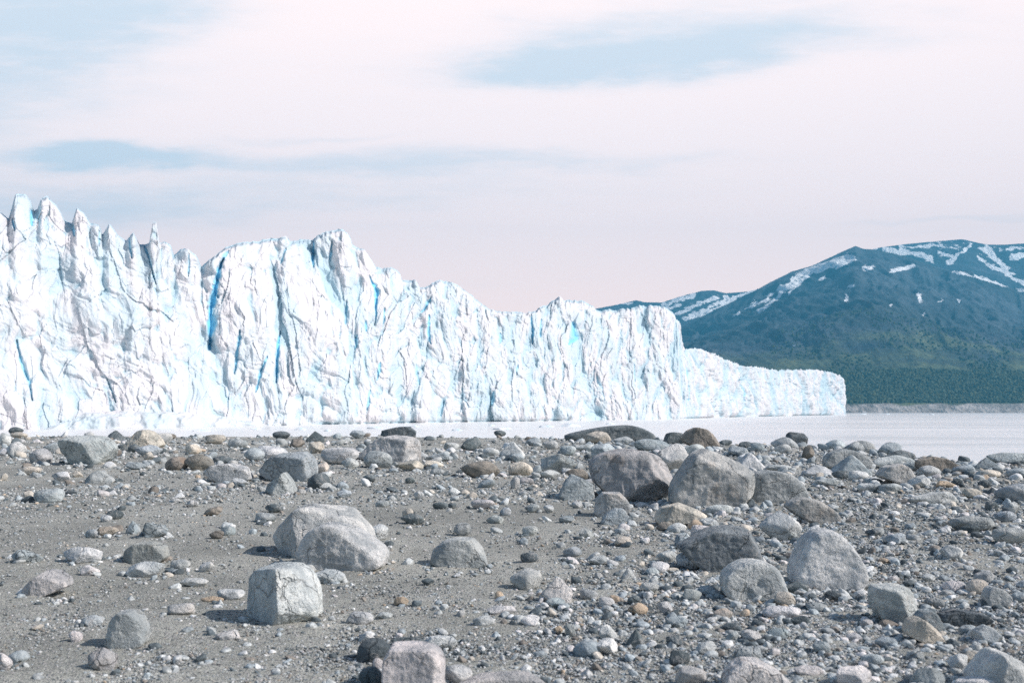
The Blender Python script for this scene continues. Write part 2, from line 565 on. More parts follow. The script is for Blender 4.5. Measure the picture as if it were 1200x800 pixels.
# ------------------------------------------------------------------ glacier
TOP = [(-420, 262), (-330, 240), (-240, 268), (-160, 236), (-90, 262), (-40, 240),
       (0, 248), (10, 256), (18, 226), (30, 226), (36, 234), (40, 246), (44, 244), (48, 232), (56, 228), (66, 238), (76, 256), (84, 262), (90, 243),
       (98, 248), (106, 260), (116, 262), (120, 272), (128, 260), (138, 274), (148, 280), (156, 270), (164, 285), (170, 284), (175, 282), (179, 258),
       (183, 258), (187, 283), (192, 282), (200, 286), (204, 298), (212, 291), (220, 292), (230, 300), (236, 312), (244, 304), (256, 296), (264, 290),
       (280, 284), (300, 281), (315, 278), (335, 276), (340, 282), (354, 281), (366, 280), (375, 273), (401, 268), (410, 275), (413, 287), (427, 292),
       (441, 313), (459, 313), (469, 320), (471, 327), (487, 327), (492, 336), (504, 333), (515, 327), (529, 329), (539, 334), (546, 340), (554, 346),
       (562, 354), (575, 363), (596, 365), (625, 365), (642, 354), (656, 347), (662, 352), (683, 351), (694, 358), (700, 364), (725, 362), (750, 358),
       (775, 357.5), (792, 367), (800, 379), (803, 396), (808, 409), (825, 407), (842, 415), (858, 421), (875, 427), (900, 430), (917, 433), (942, 432.5),
       (967, 433), (985, 437), (991, 441)]
DEP = [(-420, 200), (-300, 222), (0, 264), (200, 300), (400, 369), (600, 470), (796, 590), (806, 640), (830, 715), (900, 930), (991, 1290)]
# blue crevasses: photo-row polylines along the front, half width, strength, depth
CREV = [([(263, 306), (256, 320), (250, 348), (246, 364), (246, 392), (245, 410)], 3.4, 1.0, 9), ([(268, 296), (258, 316)], 3.5, .55, 4),
        ([(282, 392), (279, 416), (275, 440)], 2.2, .62, 5), ([(18, 404), (24, 428), (34, 452), (38, 472)], 2.2, .5, 4), ([(38, 250), (37, 270)], 2.6, .85, 5),
        ([(15, 262), (17, 278)], 1.8, .7, 4), ([(87, 266), (88, 282)], 2.0, .55, 4), ([(152, 280), (156, 308)], 1.8, .5, 4),
        ([(168, 286), (176, 308), (182, 338)], 1.6, .5, 5), ([(222, 298), (221, 326)], 1.3, .45, 4), ([(117, 274), (117, 294)], 1.5, .4, 4),
        ([(125, 448), (134, 474)], 1.0, .35, 3), ([(329, 392), (326, 415), (325, 450)], 1.7, .95, 6), ([(314, 422), (305, 440), (299, 462)], 1.8, .65, 4),
        ([(366, 284), (365, 303), (366, 316)], 1.6, .85, 5), ([(389, 284), (388, 311)], 1.3, .55, 4), ([(335, 292), (329, 312)], 1.4, .4, 4),
        ([(434, 326), (441, 345), (439, 384)], 1.6, .95, 6), ([(451, 366), (450, 384)], 1.5, .55, 4), ([(428, 378), (428, 390)], 1.4, .7, 3),
        ([(504, 352), (495, 367)], 2.4, .55, 4), ([(501, 372), (502, 394), (506, 406)], 1.8, .75, 4), ([(417, 396), (415, 412)], 2.2, .5, 3),
        ([(446, 428), (441, 447)], 2.2, .62, 3), ([(433, 458), (429, 480)], 2.4, .45, 3), ([(406, 354), (404, 382)], 1.6, .45, 4),
        ([(623, 370), (624, 404)], 1.2, .85, 5), ([(634, 374), (634, 396)], 1.4, .5, 4), ([(671, 380), (674, 398), (667, 405)], 3.0, .8, 5),
        ([(585, 392), (584, 404)], 2.0, .5, 3), ([(608, 428), (605, 440)], 1.8, .5, 3), ([(579, 460), (577, 476)], 2.2, .45, 3),
        ([(487, 430), (492, 452)], 2.2, .35, 3), ([(540, 455), (548, 478)], 2.6, .3, 3), ([(520, 468), (516, 488)], 2.4, .3, 3), ([(742, 420), (744, 450)], 1.2, .4, 3),
        ([(870, 452), (872, 470)], 1.2, .45, 4), ([(905, 455), (906, 468)], 1.2, .4, 4), ([(700, 440), (708, 470)], 1.6, .35, 3), ([(806, 412), (808, 470)], 1.2, .5, 6)]


def build_glacier():
    u = np.concatenate([np.arange(-420, -60, 3.0), np.arange(-60, 991.2, 0.80)])
    D = np.interp(u, *zip(*DEP))
    top = np.interp(u, *zip(*TOP))
    # the terminus turns away behind its last corner
    tail_u = np.array([991.6, 991.4, 991.0, 990, 988, 984, 978, 968, 950])
    tail_D = np.array([1296, 1305, 1320, 1350, 1400, 1480, 1580, 1700, 1850])
    u, D = np.r_[u, tail_u], np.r_[D, tail_D]
    top = np.r_[top, 441 + (tail_D - 1290) * 0.012]
    # finer teeth along the crest
    px, py = (u - 600) / F * D, D
    s = np.r_[0, np.cumsum(np.hypot(np.diff(px), np.diff(py)))]
    amp = np.interp(u, [-420, 200, 450, 600, 800, 990], [4.0, 3.5, 2.5, 3.0, 2.6, 2.6])
    teeth = fbm(s * 0.16, 0.5, 0, 3, 0.6) * amp + np.abs(vnoise(s * 0.45, 7.0)) * 1.4
    top = top + teeth
    nc = len(u)
    NR = 270
    v = np.linspace(0, 1, NR)[:, None]
    ztop = (HZ - top) / F * D + EYE
    z0 = -2.5 + (ztop + 2.5) * v                              # nominal heights
    ynom = HZ - (z0 - EYE) / D * F
    Sg = np.repeat(s[None], NR, 0)
    Sg = np.repeat((s - 0.60 * np.maximum(s - np.interp(805, u[:nc - 9], s[:nc - 9]), 0))[None], NR, 0)
    wx = Sg + 9 * fbm(Sg * 0.035, z0 * 0.035, 1.0, 4, 0.55)
    wz = z0 + 10 * fbm(Sg * 0.035, z0 * 0.035, 5.0, 4, 0.55)
    right = sstep((u - 760) / 60)[None]
    disp = np.zeros_like(z0)
    lean = np.interp(u, [-420, 230, 300, 480, 800, 820, 990], [0.34, 0.34, 0.22, 0.18, 0.16, 0.10, 0.08])[None]
    disp += lean * np.maximum(z0, 0) * (0.35 + 0.65 * v)
    fL, eL = worley(wx / 21 + 0.35 * wz / 26, wz / 27, 1)
    fM, eM = worley(wx / 8.5 - 0.25 * wz / 10, wz / 12.5, 2, 0.9, 0.24)
    fS, eS = worley(wx / 3.7, wz / 5.0, 3, 0.9, 0.34)
    fT, eT = worley(wx / 1.9, wz / 2.6, 4, 0.9, 0.45)
    disp += fL * 3.0 + fM * 1.9 + fS * 0.75 + fT * 0.28
    disp += 2.6 * fbm(wx * 0.045 + 0.02 * wz, wz * 0.035, 31, 3) + 1.5 * np.abs(fbm(wx * 0.11, wz * 0.08, 37, 3))
    disp += 1.6 * fbm(wx * 0.07, wz * 0.05, 3, 4, 0.55, True) * -1 + 0.25 * fbm(Sg * 0.42, z0 * 0.35, 8, 4, 0.6)
    # vertical flutes and chutes
    flute = fbm(wx * 0.22 + 0.03 * wz, wz * 0.025, 12, 4, 0.6, True)
    disp += -flute * np.interp(u, [-420, 250, 420, 780, 820, 990], [0.15, 0.25, 0.5, 0.7, 1.6, 1.6])[None] * (0.4 + 0.6 * np.abs(vnoise(Sg * .02, z0 * .03, 2)))
    # slumped ledges across the face
    disp += 1.3 * fbm(wx * 0.035, wz * 0.13 + wx * 0.05, 61, 4, 0.55, True) * (1 - right)
    # cracks between the big blocks
    cs = np.clip(vnoise(wx * 0.03, wz * 0.02, 9) * 1.6, 0, 1)
    crack = np.exp(-(eL / 0.05) ** 2) * cs
    crackM = np.exp(-(eM / 0.07) ** 2) * np.clip(vnoise(wx * 0.06, wz * 0.05, 19) * 1.8 - .2, 0, 1)
    disp += crack * 0.45 + crackM * 0.35
    disp += right * 1.3 * (1 - fbm(Sg * 0.32 + 0.02 * z0, z0 * 0.03, 51, 3, 0.6, True))
    blue = 0.16 * crack + 0.14 * crackM
    # gullies below the crest where the seracs part
    dt = np.gradient(np.gradient(np.convolve(top, np.ones(9) / 9, 'same')))
    notch = np.clip((np.convolve(top, np.ones(5) / 5, 'same') - np.convolve(top, np.ones(41) / 41, 'same')) / 9, -0.6, 1.2)
    notch[:30] = 0
    notch[-30:] = 0
    vdep = np.exp(-((1 - v) / 0.14))
    disp += notch[None] * vdep * 4.0
    jit_u = 3.0 * fbm(Sg * 0.12, z0 * 0.12, 21, 3)
    jit_y = 1.5 * fbm(Sg * 0.12, z0 * 0.12, 27, 3)
    for pts, w, st, dep in CREV:
        a = np.array(pts, float)
        c0, c1 = np.searchsorted(u[:nc - 9], a[:, 0].min() - 14), np.searchsorted(u[:nc - 9], a[:, 0].max() + 14)
        sl = slice(c0, c1)
        U = u[None, sl] + jit_u[:, sl]
        Y = ynom[:, sl] + jit_y[:, sl]
        best = np.full(U.shape, 1e9)
        tt = np.zeros(U.shape)
        for k in range(len(a) - 1):
            d = a[k + 1] - a[k]
            t = np.clip(((U - a[k, 0]) * d[0] + (Y - a[k, 1]) * d[1]) / (d @ d), 0, 1)
            dd = np.hypot(U - a[k, 0] - t * d[0], Y - a[k, 1] - t * d[1])
            g = (k + t) / (len(a) - 1)
            tt = np.where(dd < best, g, tt)
            best = np.minimum(best, dd)
        ww = (0.62 + 0.5 * np.abs(vnoise(U * 0.22, Y * 0.16, 5)) * 2) * w * (0.25 + 0.9 * np.sin(np.pi * np.clip(tt * 0.9 + 0.05, 0, 1)))
        prof = np.exp(-(best / ww) ** 2)
        disp[:, sl] += prof * dep * 0.40
        blue[:, sl] = np.maximum(blue[:, sl], st * np.exp(-(best / (ww * 0.85)) ** 2))
    # crest rounds back, foot is undercut by the water here and there
    disp += 5.0 * sstep((v - 0.955) / 0.045) ** 2 * (1 - 0.85 * right)
    und = np.clip(vnoise(s * 0.018, 3.3) * 2.2 + 0.1, 0, 1) * (1 + 0.0 * u)
    disp += np.exp(-np.maximum(z0 - 0.2, 0) / 0.9) * 3.2 * und[None]
    disp -= np.exp(-np.maximum(z0, 0) / 5.0) * np.interp(u, [-420, 60, 100, 300, 340, 990], [1, 1, 4, 3, 1.5, 1.0])[None] * (1 - und[None])
    # blue of shade painted into the recesses between blocks, along with denser ice
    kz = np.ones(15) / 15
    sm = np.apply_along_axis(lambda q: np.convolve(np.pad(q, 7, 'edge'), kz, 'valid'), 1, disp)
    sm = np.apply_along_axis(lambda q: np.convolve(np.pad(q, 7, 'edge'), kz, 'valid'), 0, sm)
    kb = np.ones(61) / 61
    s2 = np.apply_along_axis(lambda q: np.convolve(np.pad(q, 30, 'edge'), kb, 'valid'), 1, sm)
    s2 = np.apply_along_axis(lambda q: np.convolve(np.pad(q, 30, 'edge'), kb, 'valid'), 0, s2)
    recess_shade = np.clip((disp - sm) / 1.3, 0, 0.7) + np.clip((sm - s2) / 3.2, 0, 0.7)
    # displacement direction: along the view bearing at the near end, along the wall's normal at the far end
    rx, ry = px / np.hypot(px, py), py / np.hypot(px, py)
    tx, ty = np.gradient(px), np.gradient(py)
    L = np.hypot(tx, ty) + 1e-6
    nx, ny = -ty / L, tx / L
    k = np.ones(61) / 61
    nx, ny = np.convolve(np.pad(nx, 30, 'edge'), k, 'valid'), np.convolve(np.pad(ny, 30, 'edge'), k, 'valid')
    wgt = sstep((u - 780) / 60) * 0.95
    dx, dy = rx * (1 - wgt) + nx * wgt, ry * (1 - wgt) + ny * wgt
    X = px[None] + dx[None] * disp
    Y = py[None] + dy[None] * disp
    R = np.hypot(X, Y) / np.hypot(px, py)[None]
    Z = -2.5 + ((ztop - EYE) * R[-1] + EYE + 2.5)[None] * v
    rowsX, rowsY, rowsZ, rowsB, rowsF = [X], [Y], [Z], [blue], [recess_shade]
    # the broken surface running back from the crest
    for q, b in enumerate(np.r_[2, 4, 7, np.linspace(12, 260, 40)]):
        xx, yy = X[-1] + dx * b, Y[-1] + dy * b
        low = np.convolve(np.pad(Z[-1], 60, 'edge'), np.ones(121) / 121, 'valid')
        f = min(1, b / 30)
        zz = Z[-1] * (1 - f) + low * f - 6 * f - 2.5 * min(1, b / 6)
        zz = zz - 1.5 * f + 3.5 * f * fbm(s * 0.09, b * 0.09, 2, 3, 0.6, True) - b * 0.012
        rowsX.append(xx[None]); rowsY.append(yy[None]); rowsZ.append(zz[None]); rowsB.append(np.full((1, nc), 0.05)); rowsF.append(np.zeros((1, nc)))
    X, Y, Z, B, Fr = (np.vstack(r) for r in (rowsX, rowsY, rowsZ, rowsB, rowsF))
    V = np.stack([X, Y, Z], -1).reshape(-1, 3)
    g = mesh_obj("glacier", V, grid_faces(*X.shape), ICE, smooth=False, attrs={"blue_ice": B.ravel(), "ice_recess_shade": Fr.ravel()})
    tag(g, "towering white glacier front with jagged pinnacles and blue crevasses along the lake", "glacier")
    # slumped snow-ice apron at the foot
    ua = np.linspace(52, 318, 330)
    Da = np.interp(ua, *zip(*DEP)) - 3.0
    rr = np.linspace(0, 1, 36)[:, None]
    hh = np.interp(ua, [52, 75, 100, 150, 215, 240, 290, 318], [0.3, 2.2, 4.6, 5.4, 4.6, 4.2, 2.2, 0.2])[None]
    Sx = (ua * 0.25)[None]
    ang = rr * math.pi * 0.62
    out = np.cos(ang) * (6.0 + 2.2 * vnoise(Sx * 0.2, 1.1))
    zz = np.sin(ang) * hh
    n = 1.1 * fbm(Sx * 0.35 + 0 * rr, rr * 4, 3, 3, 0.5) + 0.15 * fbm(Sx * 1.3 + 0 * rr, rr * 14, 6, 3)
    w = np.minimum(1, hh / 2)
    d2 = Da[None] - out - n * w + 2
    zz = zz + n * 0.6 * w * (rr > 0.03) - 0.3
    Va = np.stack([(ua[None] - 600) / F * d2, d2, zz], -1).reshape(-1, 3)
    a = mesh_obj("ice_apron", Va, grid_faces(36, len(ua)), ICE, parent=g, smooth=True, attrs={"blue_ice": np.zeros(len(Va)), "ice_recess_shade": np.zeros(len(Va))})
    a['label'] = "low slumped snow ledge at the foot of the ice wall"


build_glacier()

# ------------------------------------------------------------------ mountains, far shore, forest
SIL_N = [(500, 440), (700, 405), (780, 392), (805, 378), (840, 361), (878, 342.5), (902, 330), (928, 317), (953.5, 309), (979, 298), (1002, 287.6), (1013, 290.6), (1025, 291),
         (1045, 295), (1065, 302), (1100, 313), (1140, 321), (1165, 330), (1200, 341), (1300, 372), (1500, 400), (1750, 430)]
SIL_B = [(450, 400), (560, 385), (640, 372), (690, 362), (720, 357), (745, 351), (756, 353), (775, 353.5), (796, 347), (822, 340), (837, 339.5), (851, 343), (877, 341), (902, 335), (960, 320), (1002, 300),
         (1025, 290), (1038, 287.6), (1072, 284.6), (1098, 282), (1128, 279), (1140, 282), (1157, 285.5), (1179, 286), (1200, 284.6), (1260, 282), (1330, 300), (1450, 330), (1750, 400)]
SNOW_N = [([(1002, 303), (975, 312), (953, 320), (922, 340), (889, 364)], 2.6), ([(992, 301), (945, 318), (915, 342)], 4.2), ([(905, 346), (873, 362)], 2.0), ([(968, 325), (963, 328)], 2.2),
          ([(980, 314), (1001, 302)], 3.2), ([(1014, 315), (1024, 313)], 2.6), ([(1045, 318), (1056, 315), (1069, 311)], 2.6), ([(989, 352), (992, 347)], 1.8), ([(997, 336), (1000, 335)], 1.6),
          ([(1077, 346), (1078, 352)], 2.6), ([(1100, 353), (1104, 351)], 2.0), ([(1123, 351), (1124, 354)], 1.8), ([(1082, 368), (1084, 367)], 1.8), ([(1044, 358), (1046, 356)], 1.6),
          ([(860, 372), (867, 366)], 1.5), ([(1117, 318), (1150, 326), (1178, 334)], 2.2), ([(1150, 322), (1175, 331), (1200, 341)], 2.4), ([(880, 356), (900, 350)], 1.6), ([(935, 333), (925, 345)], 1.5)]
SNOW_B = [([(1038, 293), (1065, 296), (1092, 303)], 4.5), ([(1056, 289), (1100, 288)], 2.6), ([(1136, 286), (1126, 296), (1113, 309)], 3.0), ([(1157, 291), (1166, 302), (1180, 316)], 4.0),
          ([(1186, 303), (1202, 299)], 3.6), ([(1100, 296), (1116, 300)], 2.2), ([(1145, 300), (1160, 312), (1190, 322)], 2.2), ([(1180, 292), (1200, 290)], 2.4), ([(1180, 322), (1205, 334)], 2.6),
          ([(776, 357), (800, 349), (815, 345)], 3.0), ([(792, 368), (820, 354), (838, 348)], 3.0), ([(803, 374), (830, 362), (852, 349)], 3.4), ([(826, 370), (848, 358), (872, 345)], 3.6), ([(850, 362), (886, 342)], 3.0),
          ([(775, 362), (798, 358)], 2.0), ([(1210, 300), (1260, 296)], 4), ([(1240, 310), (1290, 306)], 4), ([(722, 358), (742, 355)], 1.0)]


def stroke_field(U, Y, strokes):
    f = np.zeros(U.shape)
    for pts, w in strokes:
        a = np.array(pts, float)
        m = (U > a[:, 0].min() - 14) & (U < a[:, 0].max() + 14) & (Y > a[:, 1].min() - 14) & (Y < a[:, 1].max() + 14)
        if not m.any():
            continue
        um, ym = U[m], Y[m]
        best = np.full(um.shape, 1e9)
        for k in range(len(a) - 1):
            d = a[k + 1] - a[k]
            t = np.clip(((um - a[k, 0]) * d[0] + (ym - a[k, 1]) * d[1]) / (d @ d), 0, 1)
            best = np.minimum(best, np.hypot(um - a[k, 0] - t * d[0], ym - a[k, 1] - t * d[1]))
        f[m] = np.maximum(f[m], np.clip(1 - 0.5 * best / w, 0, 1))
    return f


SHORE = 2650.0


def near_height(U, d):
    """terrain height of the near mountain at bearing U (photo column) and distance d"""
    crest_d = 5600.0
    e_c = HZ - np.interp(U, *zip(*SIL_N))
    t = (d - SHORE) / (crest_d - SHORE)
    tt = np.clip(t, 0, 1)
    # elevation in photo rows as it climbs: shore bank, forest belt, foothills, upper slope
    forest = 43 + 3.0 * vnoise(U * 0.02, 1.7)
    e = np.where(tt < 0.012, tt / 0.012 * 10, np.where(tt < 0.09, 10 + (tt - 0.012) / 0.078 * (forest - 10), forest + (e_c - forest) * np.clip((tt - 0.09) / 0.91, 0, 1) ** 0.82))
    e = np.where(t < 0, t * 200, e)
    x = U / 600.0 * 3.0
    body = np.clip((tt - 0.05) / 0.3, 0, 1) * np.clip((1 - tt) / 0.10, 0, 1)
    hills = 12 * fbm(x * 1.5 + tt * 1.2, tt * 3.4, 4, 3) + 8.0 * fbm(x * 4.2 + tt * 5.5, tt * 5, 9, 4, 0.55, True) + 4.0 * fbm(x * 11 + tt * 12, tt * 13, 2, 4, 0.6, True)
    gx = x * 9 + 1.6 * fbm(x * 3, tt * 5, 41, 3) + tt * 6
    hills = hills + 5.0 * fbm(gx, tt * 3.0, 43, 4, 0.55, True)
    bump_h = 13 * np.exp(-(((U - 1010) / 70) ** 2 + ((tt - 0.33) / 0.12) ** 2)) + 12 * np.exp(-(((U - 1130) / 90) ** 2 + ((tt - 0.24) / 0.10) ** 2))
    e = e + body * (hills + bump_h)
    e = e + 0.9 * fbm(x * 14, tt * 20, 6, 3) * np.clip(tt / 0.2, 0, 1)
    back = np.clip((t - 1) / 0.25, 0, 1)
    return e / F * d * (1 - 0.8 * back), tt, e


def build_mountains():
    U = np.linspace(480, 1780, 760)
    tt = np.concatenate([[-0.02, -0.004], np.linspace(0, 0.1, 46), np.linspace(0.105, 1.0, 250), np.linspace(1.02, 1.3, 12)])
    dd = SHORE + tt * (5600 - SHORE)
    Ug, dg = np.meshgrid(U, dd)
    # shoreline wanders a little
    Z, tq, e = near_height(Ug, dg)
    X = (Ug - 600) / F * dg
    Yrow = HZ - (Z - EYE) / dg * F
    V = np.stack([X, dg, Z], -1).reshape(-1, 3)
    wob = 3.5 * fbm(Ug * 0.10, Yrow * 0.14, 3, 4, 0.6)
    snow = stroke_field(Ug + wob, Yrow + wob * 0.7, SNOW_N)
    high = np.clip((0.45 - tq) / 0.35, 0, 1)
    bare = np.clip((11.5 + 2.2 * vnoise(Ug * 0.05, 2.2) - e) / 1.5, 0, 1)
    o = mesh_obj("mountain", V, grid_faces(*Ug.shape), MTN, smooth=True,
                 attrs={"snow": snow.ravel(), "vegetation": high.ravel() * 0.75, "bare": bare.ravel()})
    tag(o, "dark blue mountain with snow streaks and green foothills across the lake", kind='structure')
    # higher snowy range behind
    U2 = np.linspace(440, 1760, 620)
    t2 = np.concatenate([np.linspace(0, 1, 130), np.linspace(1.03, 1.3, 8)])
    Ug, tg = np.meshgrid(U2, t2)
    dg = 5800 + tg * 800
    e_c = HZ - np.interp(Ug, *zip(*SIL_B))
    x = Ug / 200.0
    e = e_c * (0.55 + 0.45 * np.clip(tg, 0, 1) ** 0.9)
    e = e + np.clip(tg * 2, 0, 1) * np.clip((1 - tg) / 0.12, 0, 1) * (5.5 * fbm(x * 1.6 + tg * 1.2, tg * 3, 14, 4, 0.55, True)) + 1.0 * fbm(x * 6, tg * 6, 16, 3)
    Z = e / F * dg * (1 - np.clip((tg - 1) / 0.3, 0, 1) * 0.6)
    Yrow = HZ - (Z - EYE) / dg * F
    wob = 4.0 * fbm(Ug * 0.11, Yrow * 0.14, 8, 4, 0.6)
    snow = stroke_field(Ug + wob, Yrow + wob * 0.7, SNOW_B)
    V = np.stack([(Ug - 600) / F * dg, dg, Z], -1).reshape(-1, 3)
    snow = np.maximum(snow, 0.40 * sstep((322 - Yrow) / 36))
    zero = np.zeros(len(V))
    o = mesh_obj("mountain_range", V, grid_faces(*Ug.shape), MTN, smooth=True, attrs={"snow": snow.ravel(), "vegetation": zero, "bare": zero})
    tag(o, "higher snow-patched ridge rising behind the dark mountain", kind='structure')


build_mountains()


def ico(sub):
    bm = bmesh.new()
    bmesh.ops.create_icosphere(bm, subdivisions=sub, radius=1.0)
    V = np.array([v.co[:] for v in bm.verts])
    V /= np.linalg.norm(V, axis=1, keepdims=True)
    Fc = np.array([[v.index for v in f.verts] for f in bm.faces])
    bm.free()
    return V, Fc


ICO = {k: ico(k) for k in (1, 2, 3, 4, 5, 6)}


def build_forest():
    n = 40000
    U = rng.uniform(900, 1560, n)
    # dense belt above the bare bank, thinning up the foothills
    q = rng.random(n)
    t = np.where(q < 0.90, rng.uniform(0.016, 0.10, n), 0.10 + 0.30 * rng.random(n) ** 1.6)
    keep = (t < 0.1) | (vnoise(U * 0.02, t * 14, 3) > -0.15 + t * 0.6)
    U, t = U[keep], t[keep]
    n = len(U)
    d = SHORE + t * (5600 - SHORE)
    Z, _, _ = near_height(U, d)
    base, fc = ICO[1]
    nv = len(base)
    r = rng.uniform(2.2, 4.4, n) * rng.uniform(0.8, 1.2, n)
    h = r * rng.uniform(0.9, 1.5, n)
    jit = 1 + 0.75 * (rng.random((n, nv)) - 0.5)
    P = base[None] * jit[..., None]
    P = P * np.stack([r, r, h], -1)[:, None, :]
    P += np.stack([(U - 600) / F * d, d, Z + h * 0.35], -1)[:, None, :]
    Fc = (fc[None] + (np.arange(n) * nv)[:, None, None]).reshape(-1, 3)
    k = rng.random((n, 1))
    tone = (1 - k) * np.array([0.052, 0.074, 0.038]) + k * np.array([0.074, 0.094, 0.046])
    o = mesh_obj("forest", P.reshape(-1, 3), Fc, TREE, attrs={"tone": np.repeat(tone, nv, 0)})
    tag(o, "dark green forest belt above the bare far shore", "forest", kind='stuff')


build_forest()

# air: pale haze that lets the far mountains fade
def build_haze():
    bx = ((-12000, -450, -12), (12000, 6900, 1280))
    (x0, y0, a), (x1, y1, b) = bx
    V = np.array([[x0, y0, a], [x1, y0, a], [x1, y1, a], [x0, y1, a], [x0, y0, b], [x1, y0, b], [x1, y1, b], [x0, y1, b]], float)
    Q = np.array([[0, 3, 2, 1], [4, 5, 6, 7], [0, 1, 5, 4], [1, 2, 6, 5], [2, 3, 7, 6], [3, 0, 4, 7]])
    m = bpy.data.materials.new("haze_air")
    m.use_nodes = True
    nt = NT(m.node_tree)
    nt.N.clear()
    out = nt.new('ShaderNodeOutputMaterial')
    vol = nt.new('ShaderNodeVolumePrincipled')
    vol.inputs['Color'].default_value = (0.12, 0.62, 1.0, 1)
    vol.inputs['Density'].default_value = 0.000112
    vol.inputs['Anisotropy'].default_value = 0.0
    nt.L.new(vol.outputs[0], out.inputs['Volume'])
    o = mesh_obj("haze", V, Q, m)
    tag(o, "thin bluish haze in the air over the lake", kind='stuff')


build_haze()

# ------------------------------------------------------------------ stones
TONE = {'p': (0.71, 0.71, 0.70), 'g': (0.49, 0.51, 0.505), 'b': (0.41, 0.455, 0.475), 'd': (0.135, 0.162, 0.175), 'n': (0.30, 0.268, 0.235),
        't': (0.63, 0.575, 0.50), 'k': (0.72, 0.68, 0.665), 'o': (0.58, 0.46, 0.345), 'w': (0.60, 0.615, 0.605), 'm': (0.50, 0.497, 0.48), 'e': (0.235, 0.265, 0.28)}
CNAME = {'p': 'pale grey', 'g': 'mid grey', 'b': 'bluish grey', 'd': 'dark', 'n': 'dark brown', 't': 'tan', 'k': 'pinkish white', 'o': 'orange tan', 'w': 'light grey', 'm': 'brownish grey'}
SNAME = {'r': 'rounded', 'a': 'angular', 'f': 'flat', 'w': 'wedge-shaped'}
MATK = {'p': 'g', 'g': 'g', 'b': 'b', 'd': 'b', 'n': 's', 't': 's', 'k': 'g', 'o': 's', 'w': 'g', 'm': 's', 'e': 'b'}


def ground_hit(u, yrow):
    """the point of the beach seen at photo column u, row yrow"""
    d = F * 1.6 / (yrow - HZ)
    for _ in range(30):
        x = (u - 600) / F * d
        z = float(3.30 + 0.10 * vnoise(x * 0.11, d * 0.09, 4.2) + 0.035 * vnoise(x * 0.5, d * 0.45, 8.1))
        d = 0.5 * d + 0.5 * F * (EYE - z) / (yrow - HZ)
    return (u - 600) / F * d, d, z


def gauge_body(sub, planes, p, seed, rough, dents=(), fine=0.75):
    """rounded convex body bounded by planes (n, d), roughened"""
    D, fc = ICO[sub]
    acc = np.zeros(len(D))
    for n, d in planes:
        acc += np.maximum(0, D @ n / d) ** p
    r = acc ** (-1.0 / p)
    P = D * r[:, None]
    sc = 1.0 / np.median(r)
    Q = P * sc
    o = seed * 3.7
    nz = rough * fbm(Q[:, 0] * 1.3 + o, Q[:, 1] * 1.3, Q[:, 2] * 1.3 + o, 5, 0.52)
    nz += rough * fine * fbm(Q[:, 0] * 3.1 + o, Q[:, 1] * 3.1, Q[:, 2] * 3.1, 5, 0.62, True)
    for dv, a, w in dents:
        dv = np.array(dv, float) / np.linalg.norm(dv)
        nz -= a * np.exp(-(np.arccos(np.clip(D @ dv, -1, 1)) / w) ** 2)
    return P * (1 + nz)[:, None], fc


def rand_planes(r, n):
    i = np.arange(n) + 0.5
    ph = np.arccos(1 - 2 * i / n) + r.normal(0, 0.18, n)
    th = math.pi * (1 + 5 ** 0.5) * i + r.uniform(0, 6.28) + r.normal(0, 0.25, n)
    N = np.stack([np.cos(th) * np.sin(ph), np.sin(th) * np.sin(ph), np.cos(ph)], -1)
    return [(N[k], d) for k, d in enumerate(r.uniform(0.72, 1.0, n))]


def generic_body(sub, shape, seed):
    """unit-box stone (x, y, z each spanning -0.5..0.5)"""
    r = np.random.default_rng(seed + 1000)
    if shape == 'r':
        pl, p, rough = rand_planes(r, 16), r.uniform(5, 8), 0.05
    elif shape == 'a':
        pl, p, rough = rand_planes(r, 11), r.uniform(14, 26), 0.05
    elif shape == 'f':
        pl, p, rough = rand_planes(r, 13), r.uniform(9, 16), 0.06
    else:
        tops = [(np.array((math.cos(a) * 0.75, math.sin(a) * 0.75, 0.66)), r.uniform(0.5, 0.7)) for a in r.uniform(0, 0.5) + np.arange(4) * 1.571 + r.normal(0, 0.2, 4)]
        pl, p, rough = tops + rand_planes(r, 9) + [(np.array((0, 0, -1.0)), 0.55)], r.uniform(12, 20), 0.05
    P, fc = gauge_body(sub, pl, p, seed, rough)
    lo, hi = P.min(0), P.max(0)
    return (P - (lo + hi) / 2) / (hi - lo), fc


class Rec:
    pass


RECS = []


def put_stone(P, fc, x, y, z, col, seed, big, matk=None):
    o = mesh_obj("boulder" if big else "stone", P, fc, ROCK[matk or MATK[col]], smooth=True)
    o.location = (x, y, z)
    j = np.random.default_rng(seed + 5)
    c = np.array(TONE[col]) * j.uniform(0.86, 1.14) * (1 + j.normal(0, 0.008, 3))
    o.color = (*c, 1.0)
    return o


